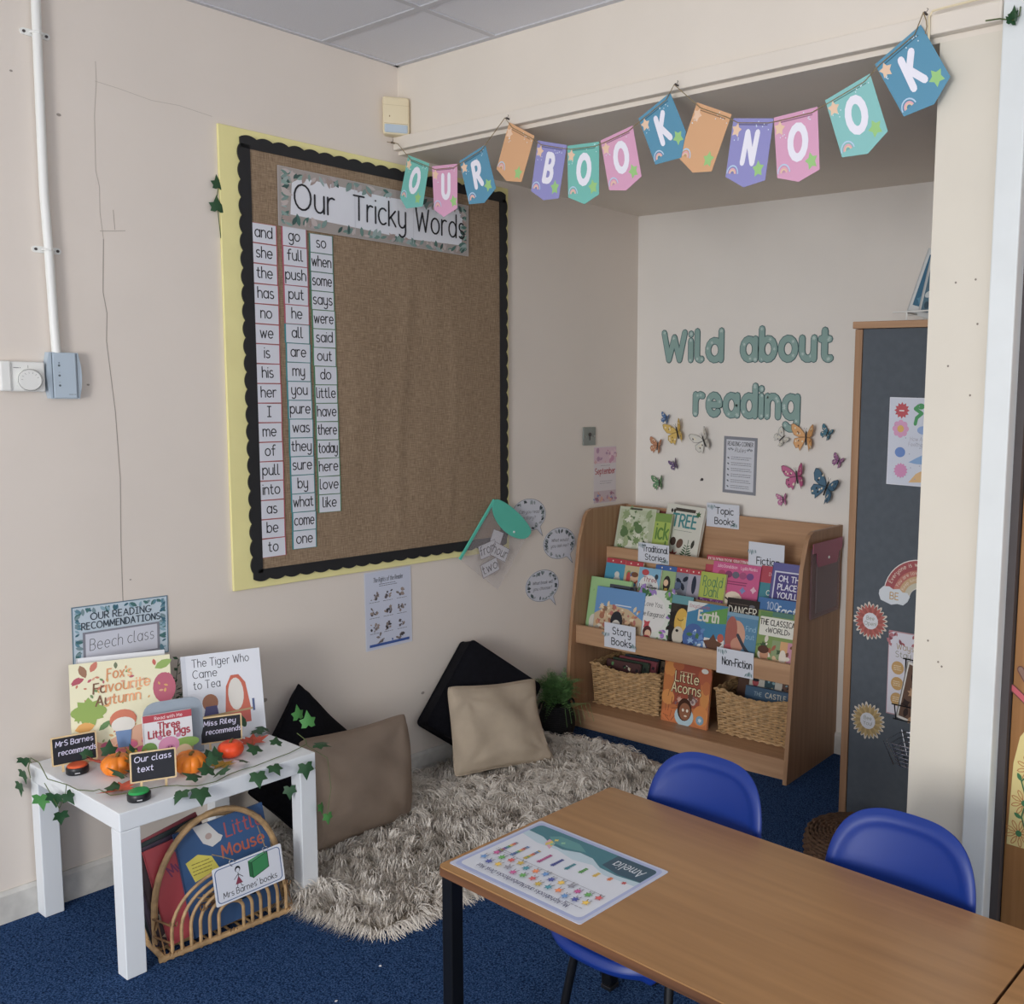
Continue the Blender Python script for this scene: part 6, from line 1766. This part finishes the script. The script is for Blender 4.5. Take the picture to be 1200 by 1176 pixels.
# brown sea-grass basket on the floor behind the chairs
bb = thing('round_basket', 'round brown sea grass basket on the floor before the cupboard', 'basket', T(1.73, 2.76, 0))
m = MB()
for r in range(19):
    z = .008 + .0098 * min(r, 11) + (.004 if r > 11 else 0)
    rad = .115 + .045 * math.sin(math.pi * (.18 + .7 * min(r, 11) / 15)) - max(0, r - 11) * .013
    m.tube([((rad + .003 * (-1) ** i * (-1) ** r) * math.cos(2 * math.pi * i / 50), (rad + .003 * (-1) ** i * (-1) ** r) * math.sin(2 * math.pi * i / 50), z) for i in range(50)], .0062, 6, True)
m.build('weave', M_brownw, bb, smooth=True)
MB().lathe([(.1, .004), (.14, .07), (.13, .112), (.03, .118)], 24).build('liner', M_brownw, bb)

# ------------------------------------------------------------------ classroom tables and blue chairs
def desk(lb, x0, x1, y0, y1, H=.53):
    o = thing('classroom_table', lb, 'table', T(x0, y0, 0))
    W_, D_ = x1 - x0, y1 - y0
    m = MB().prism(rr(0, 0, W_, D_, .014, 4), H - .0195, H)
    m.build('table_top', M_desk, o)
    e = MB()
    p1, p2 = rr(-.0008, -.0008, W_ + .0008, D_ + .0008, .0145, 4), None
    n = len(p1)
    e.raw([(x, y, z) for z in (H - .0205, H - .0022) for x, y in p1], [(i, (i + 1) % n, n + (i + 1) % n, n + i) for i in range(n)])
    e.build('edge_band', M_deskedge, o)
    for x in (.006, W_ - .038):
        for y in (.006, D_ - .038):
            l = MB().box(x, x + .032, y, y + .032, .012, H - .021, .003).build('leg', M_steel, o)
            MB().box(x - .001, x + .033, y - .001, y + .033, 0, .0115, .002).build('foot_cap', M_buzz, l)
    for a in ((.038, W_ - .038, .085, .105), (.038, W_ - .038, D_ - .105, D_ - .085)):
        MB().box(*a, H - .045, H - .0215, .002).build('rail', M_steel, o)
    for x in (.01, W_ - .035):
        MB().box(x, x + .025, .038, D_ - .038, H - .055, H - .0215, .002).build('rail', M_steel, o)
    return o
desk('wood effect classroom table with the laminated name mat on it', 1.532, 2.648, 1.258, 1.802)
desk('second wood effect table pushed against the end of the first', 2.654, 3.77, 1.25, 1.796)
def d_mat(c):
    c.rrect(-.188, -.128, .188, .128, .012, '#A8B4DC'); c.rrect(-.18, -.119, .18, .119, .012, '#DDE2EC')
    F = lambda pts: [(x, -y) for x, y in pts][::-1]
    corner = arc(-.168, .107, .012, .012, 180, 90) + arc(.168, .107, .012, .012, 90, 0)
    c.poly(F([(-.18, .04)] + corner + [(.18, .062), (.12, .05), (.06, .054), (.0, .042), (-.05, .052), (-.1, .035)]), '#BCD4E0')
    c.poly(F([(-.18, .058)] + corner + [(.18, .082), (.13, .079), (.09, .064), (.05, .062), (.01, .076), (-.03, .074), (-.07, .054), (-.12, .05)]), '#3F7F8C')
    c.poly(F([(.0, .085), (.05, .072), (.09, .072), (.12, .088), (.1, .105), (.04, .105)]), '#5A9A9C')
    c.poly(F([(-.179, .06)] + arc(-.168, .107, .011, .011, 180, 90) + [(-.065, .118), (-.065, .066), (-.12, .055)]), '#33566A')
    c.text('Amelia', -.122, -.1, .027, '#D8E0E6', .13, fit=.08)
    c.poly(F([(.075, .045), (.105, .06), (.11, .08), (.085, .073)]), '#D8A8C0'); c.blobs(.07, -.085, .1, -.055, 7, ['#E0C850', '#8ac0a0'], .005, .009)
    cc = ['#C84A4A', '#E07A3A', '#E0B83A', '#5AA050', '#3A8A9A', '#44509A', '#B84A8A', '#C0A43A', '#5A8AC0', '#8a8a96']
    for k in range(10):
        x = -.155 + .034 * k
        for j in range(k + 1):
            y = -.04 + .0022 * k + .0055 * j
            c.rect(x - .0042, y, x + .0042, y + .0047, cc[k] if k < 7 else cc[(k + j) % 10])
        c.star(x, -.042 + .0022 * k + .0055 * (k + 1), .0075, cc[k], 6, .5)
    c.line([(-.16, .03), (.165, .03)], .001, '#8a8a92')
    c.scribble(.11, .02, .165, .027, 1, '#777788', .0014); c.scribble(-.16, .088, -.11, .096, 1, '#777788', .0014)
    for r_ in range(2):
        for k in range(13):
            x, y = -.158 + .0255 * k + .006 * r_, .046 + .031 * r_ + .004 * ((k * 7) % 3 - 1)
            q = cc[(k * 3 + r_ * 2) % 10]
            c.star(x, y, .0105, q, 5 + k % 3, .5, k * 31); c.ell(x, y, .005, .006, shade(lin(q), 1.35), 8); c.line([(x - .004, y - .008), (x - .005, y - .013)], .0015, '#55555f'); c.line([(x + .004, y - .008), (x + .005, y - .013)], .0015, '#55555f')
    c.text('My Alphablocks and Numberblocks Desk Mat', .0, .1, .0125, '#3A3F6A', .17, fit=.27)
card('name_mat', 'laminated name mat with teal banner lying on the wooden table', 'desk mat', T(1.74, 1.413, .5304) @ RZ(180), .392, .268, '#C6CCE2', d_mat, t=.001, round_=.006, gloss=True)

def chair(lb, x, y, rot=0):
    o = thing('school_chair', lb, 'chair', T(x, y, 0) @ RZ(rot), 'blue plastic school chairs')
    prof = [(-.226, .316, .145), (-.234, .33, .16), (-.226, .345, .17), (-.19, .353, .178), (-.11, .347, .182), (-.03, .341, .18), (.05, .339, .176), (.11, .343, .17), (.15, .357, .166), (.172, .385, .166), (.183, .41, .177)]
    P, S = [], 3
    for i in range(len(prof) - 1):
        for k in range(S):
            t = k / S
            P.append([prof[i][q] * (1 - t) + prof[i + 1][q] * t for q in range(3)])
    nb = 22
    for k in range(nb + 1):
        th_ = math.pi / 2 * k / nb * .985
        e = 2 / 3.4
        q = math.sin(th_) ** e
        P.append([.184 + .04 * q, .42 + .225 * q, .179 * math.cos(th_) ** e])
    N = 26
    vs, fs = [], []
    for i, (py, pz, hw) in enumerate(P):
        back = min(1, max(0, (pz - .36) / .07)) if py > .14 else 0
        for k in range(N + 1):
            u = math.sin((-1 + 2 * k / N) * math.pi / 2) * .35 + (-1 + 2 * k / N) * .65
            xx = hw * u
            q = xx / .175
            yy = py - back * .036 * q * q
            zz = pz + (1 - back) * (.016 * q * q if py > -.16 else .004 * q * q)
            if py < -.08:
                yy += .07 * abs(q) ** 3 * min(1, (-.08 - py) / .1)
            # distance to the rim, for the rolled lip
            if back:
                rim = min(.179 - abs(xx) if pz < .5 else .179 * max(0, 1 - ((abs(xx) / .179) ** 3.4 + (max(0, pz - .42) / .225) ** 3.4)) / 2.4, .08)
                yy += back * (.007 * max(0, 1 - rim / .012) - .004 * max(0, 1 - abs(rim - .022) / .012))
            ed = max(0, (abs(u) - .88) / .12)
            zz -= (1 - back) * ed * .014
            vs.append((xx, yy, zz))
    for i in range(len(P) - 1):
        for k in range(N):
            a = i * (N + 1) + k
            fs.append((a, a + 1, a + N + 2, a + N + 1))
    sh = MB().raw(vs, fs).build('seat_shell', M_blue, o, smooth=True)
    md = sh.modifiers.new('thickness', 'SOLIDIFY'); md.thickness = .006; md.offset = 0
    md = sh.modifiers.new('smooth', 'SUBSURF'); md.levels = md.render_levels = 1
    for sx in (-1, 1):
        for (ya, yb) in ((-.1, -.165), (.09, .19)):
            l = MB().tube([(sx * .11, ya, .331), (sx * .128, ya * 1.08, .322), (sx * .135, ya * 1.12, .3), (sx * .165, yb, .006)], .0105, 10).build('leg', M_steel, o, smooth=True)
            MB().lathe([(.012, 0), (.0135, .003), (.0135, .018), (.0115, .02)], 12, T(sx * .165, yb, 0)).build('foot_cap', M_buzz, l)
        MB().tube([(sx * .132, -.11, .31), (sx * .132, .1, .31)], .009, 8).build('side_rail', M_steel, o, smooth=True)
    return o
chair('blue plastic chair tucked under the table beside the rug', 1.797, 1.672)
chair('blue plastic chair tucked under the table beside the pillar', 2.322, 1.672)

# ------------------------------------------------------------------ art on the door
DA = FB(2.378, 0, YH + .0445)
pa = thing('flower_paper', 'yellow paper cut-out with drawn orange flowers on the wooden door', 'artwork', DA)
m = MB().prism([(.006, .44), (.28, .44), (.28, .78), (.1, .775), (.05, .76), (.025, .72), (.012, .65)], 0, .001)
m.c = [lin('#E2CE82')] * len(m.f)
po_ = m.build('paper', INK, pa)
c = CV(.0011)
for x, z in ((.055, .645), (.045, .555), (.035, .475), (.16, .6), (.2, .7), (.14, .5)):
    for k in range(9):
        a = k * 40
        c.line([(x + .008 * math.cos(R_(a)), z + .008 * math.sin(R_(a)))] + [(x + (.008 + .026 * math.sin(math.pi * q / 6)) * math.cos(R_(a + (q - 3) * 6)), z + (.008 + .026 * math.sin(math.pi * q / 6)) * math.sin(R_(a + (q - 3) * 6))) for q in range(1, 6)] + [(x + .008 * math.cos(R_(a + 2)), z + .008 * math.sin(R_(a + 2)))], .0022, '#C07A34')
    c.ell(x, z, .008, .008, '#3f7a4a')
c.line([(.06, .64), (.035, .61), (.05, .565), (.04, .52), (.05, .49), (.06, .45)], .0035, '#3f6f44')
for x, z, a in ((.035, .61, 120), (.04, .515, 150), (.06, .452, 30)):
    c.leaf(x, z, .022, a, '#3f7a4a', .5)
c.put(po_, 'print')
hp = thing('hand_cutout', 'red and dark hand cut-outs above the yellow flower paper', 'artwork', DA)
def handc(x, z, rot, cc, cf):
    fin = [[(0, 0), (-.03, .02), (-.055, .035)], [(.01, .02), (-.02, .06), (-.04, .085)], [(.025, .03), (.01, .075), (-.002, .1)], [(.04, .03), (.038, .075), (.034, .1)]]
    c = CV(0)
    for f_, q in zip(fin, cf):
        c.line(f_, .018, '#6a3a34', lift=False); c.z += 3e-5
    c.ell(.02, .0, .035, .04, '#6a3a34')
    for f_, q in zip(fin, cf):
        c.line(f_, .013, q)
    c.ell(.02, .0, .032, .037, cc)
    m_ = T(x, z, .002) @ RZ(rot)
    c.put(hp, 'hand', m_)
handc(.05, .8, -5, '#C8485A', ['#C84A58', '#8a6a5a', '#4a4038', '#5a4a44'])

# ------------------------------------------------------------------ crumbs on the carpet
for i, (x, y) in enumerate(((1.012, 1.46), (1.06, 1.30))):
    m = MB()
    pts = [(0, 0), (.004, .001), (.006, .004), (.003, .006), (-.001, .004)]
    m.prism(pts, 0, .002)
    tag(m.build('paper_scrap', M_paper, None, T(x, y, .0005) @ RZ(50 * i)), ['tiny white paper scrap on the carpet nearer the rug', 'tiny white paper scrap on the carpet farther from the rug'][i], 'scrap')
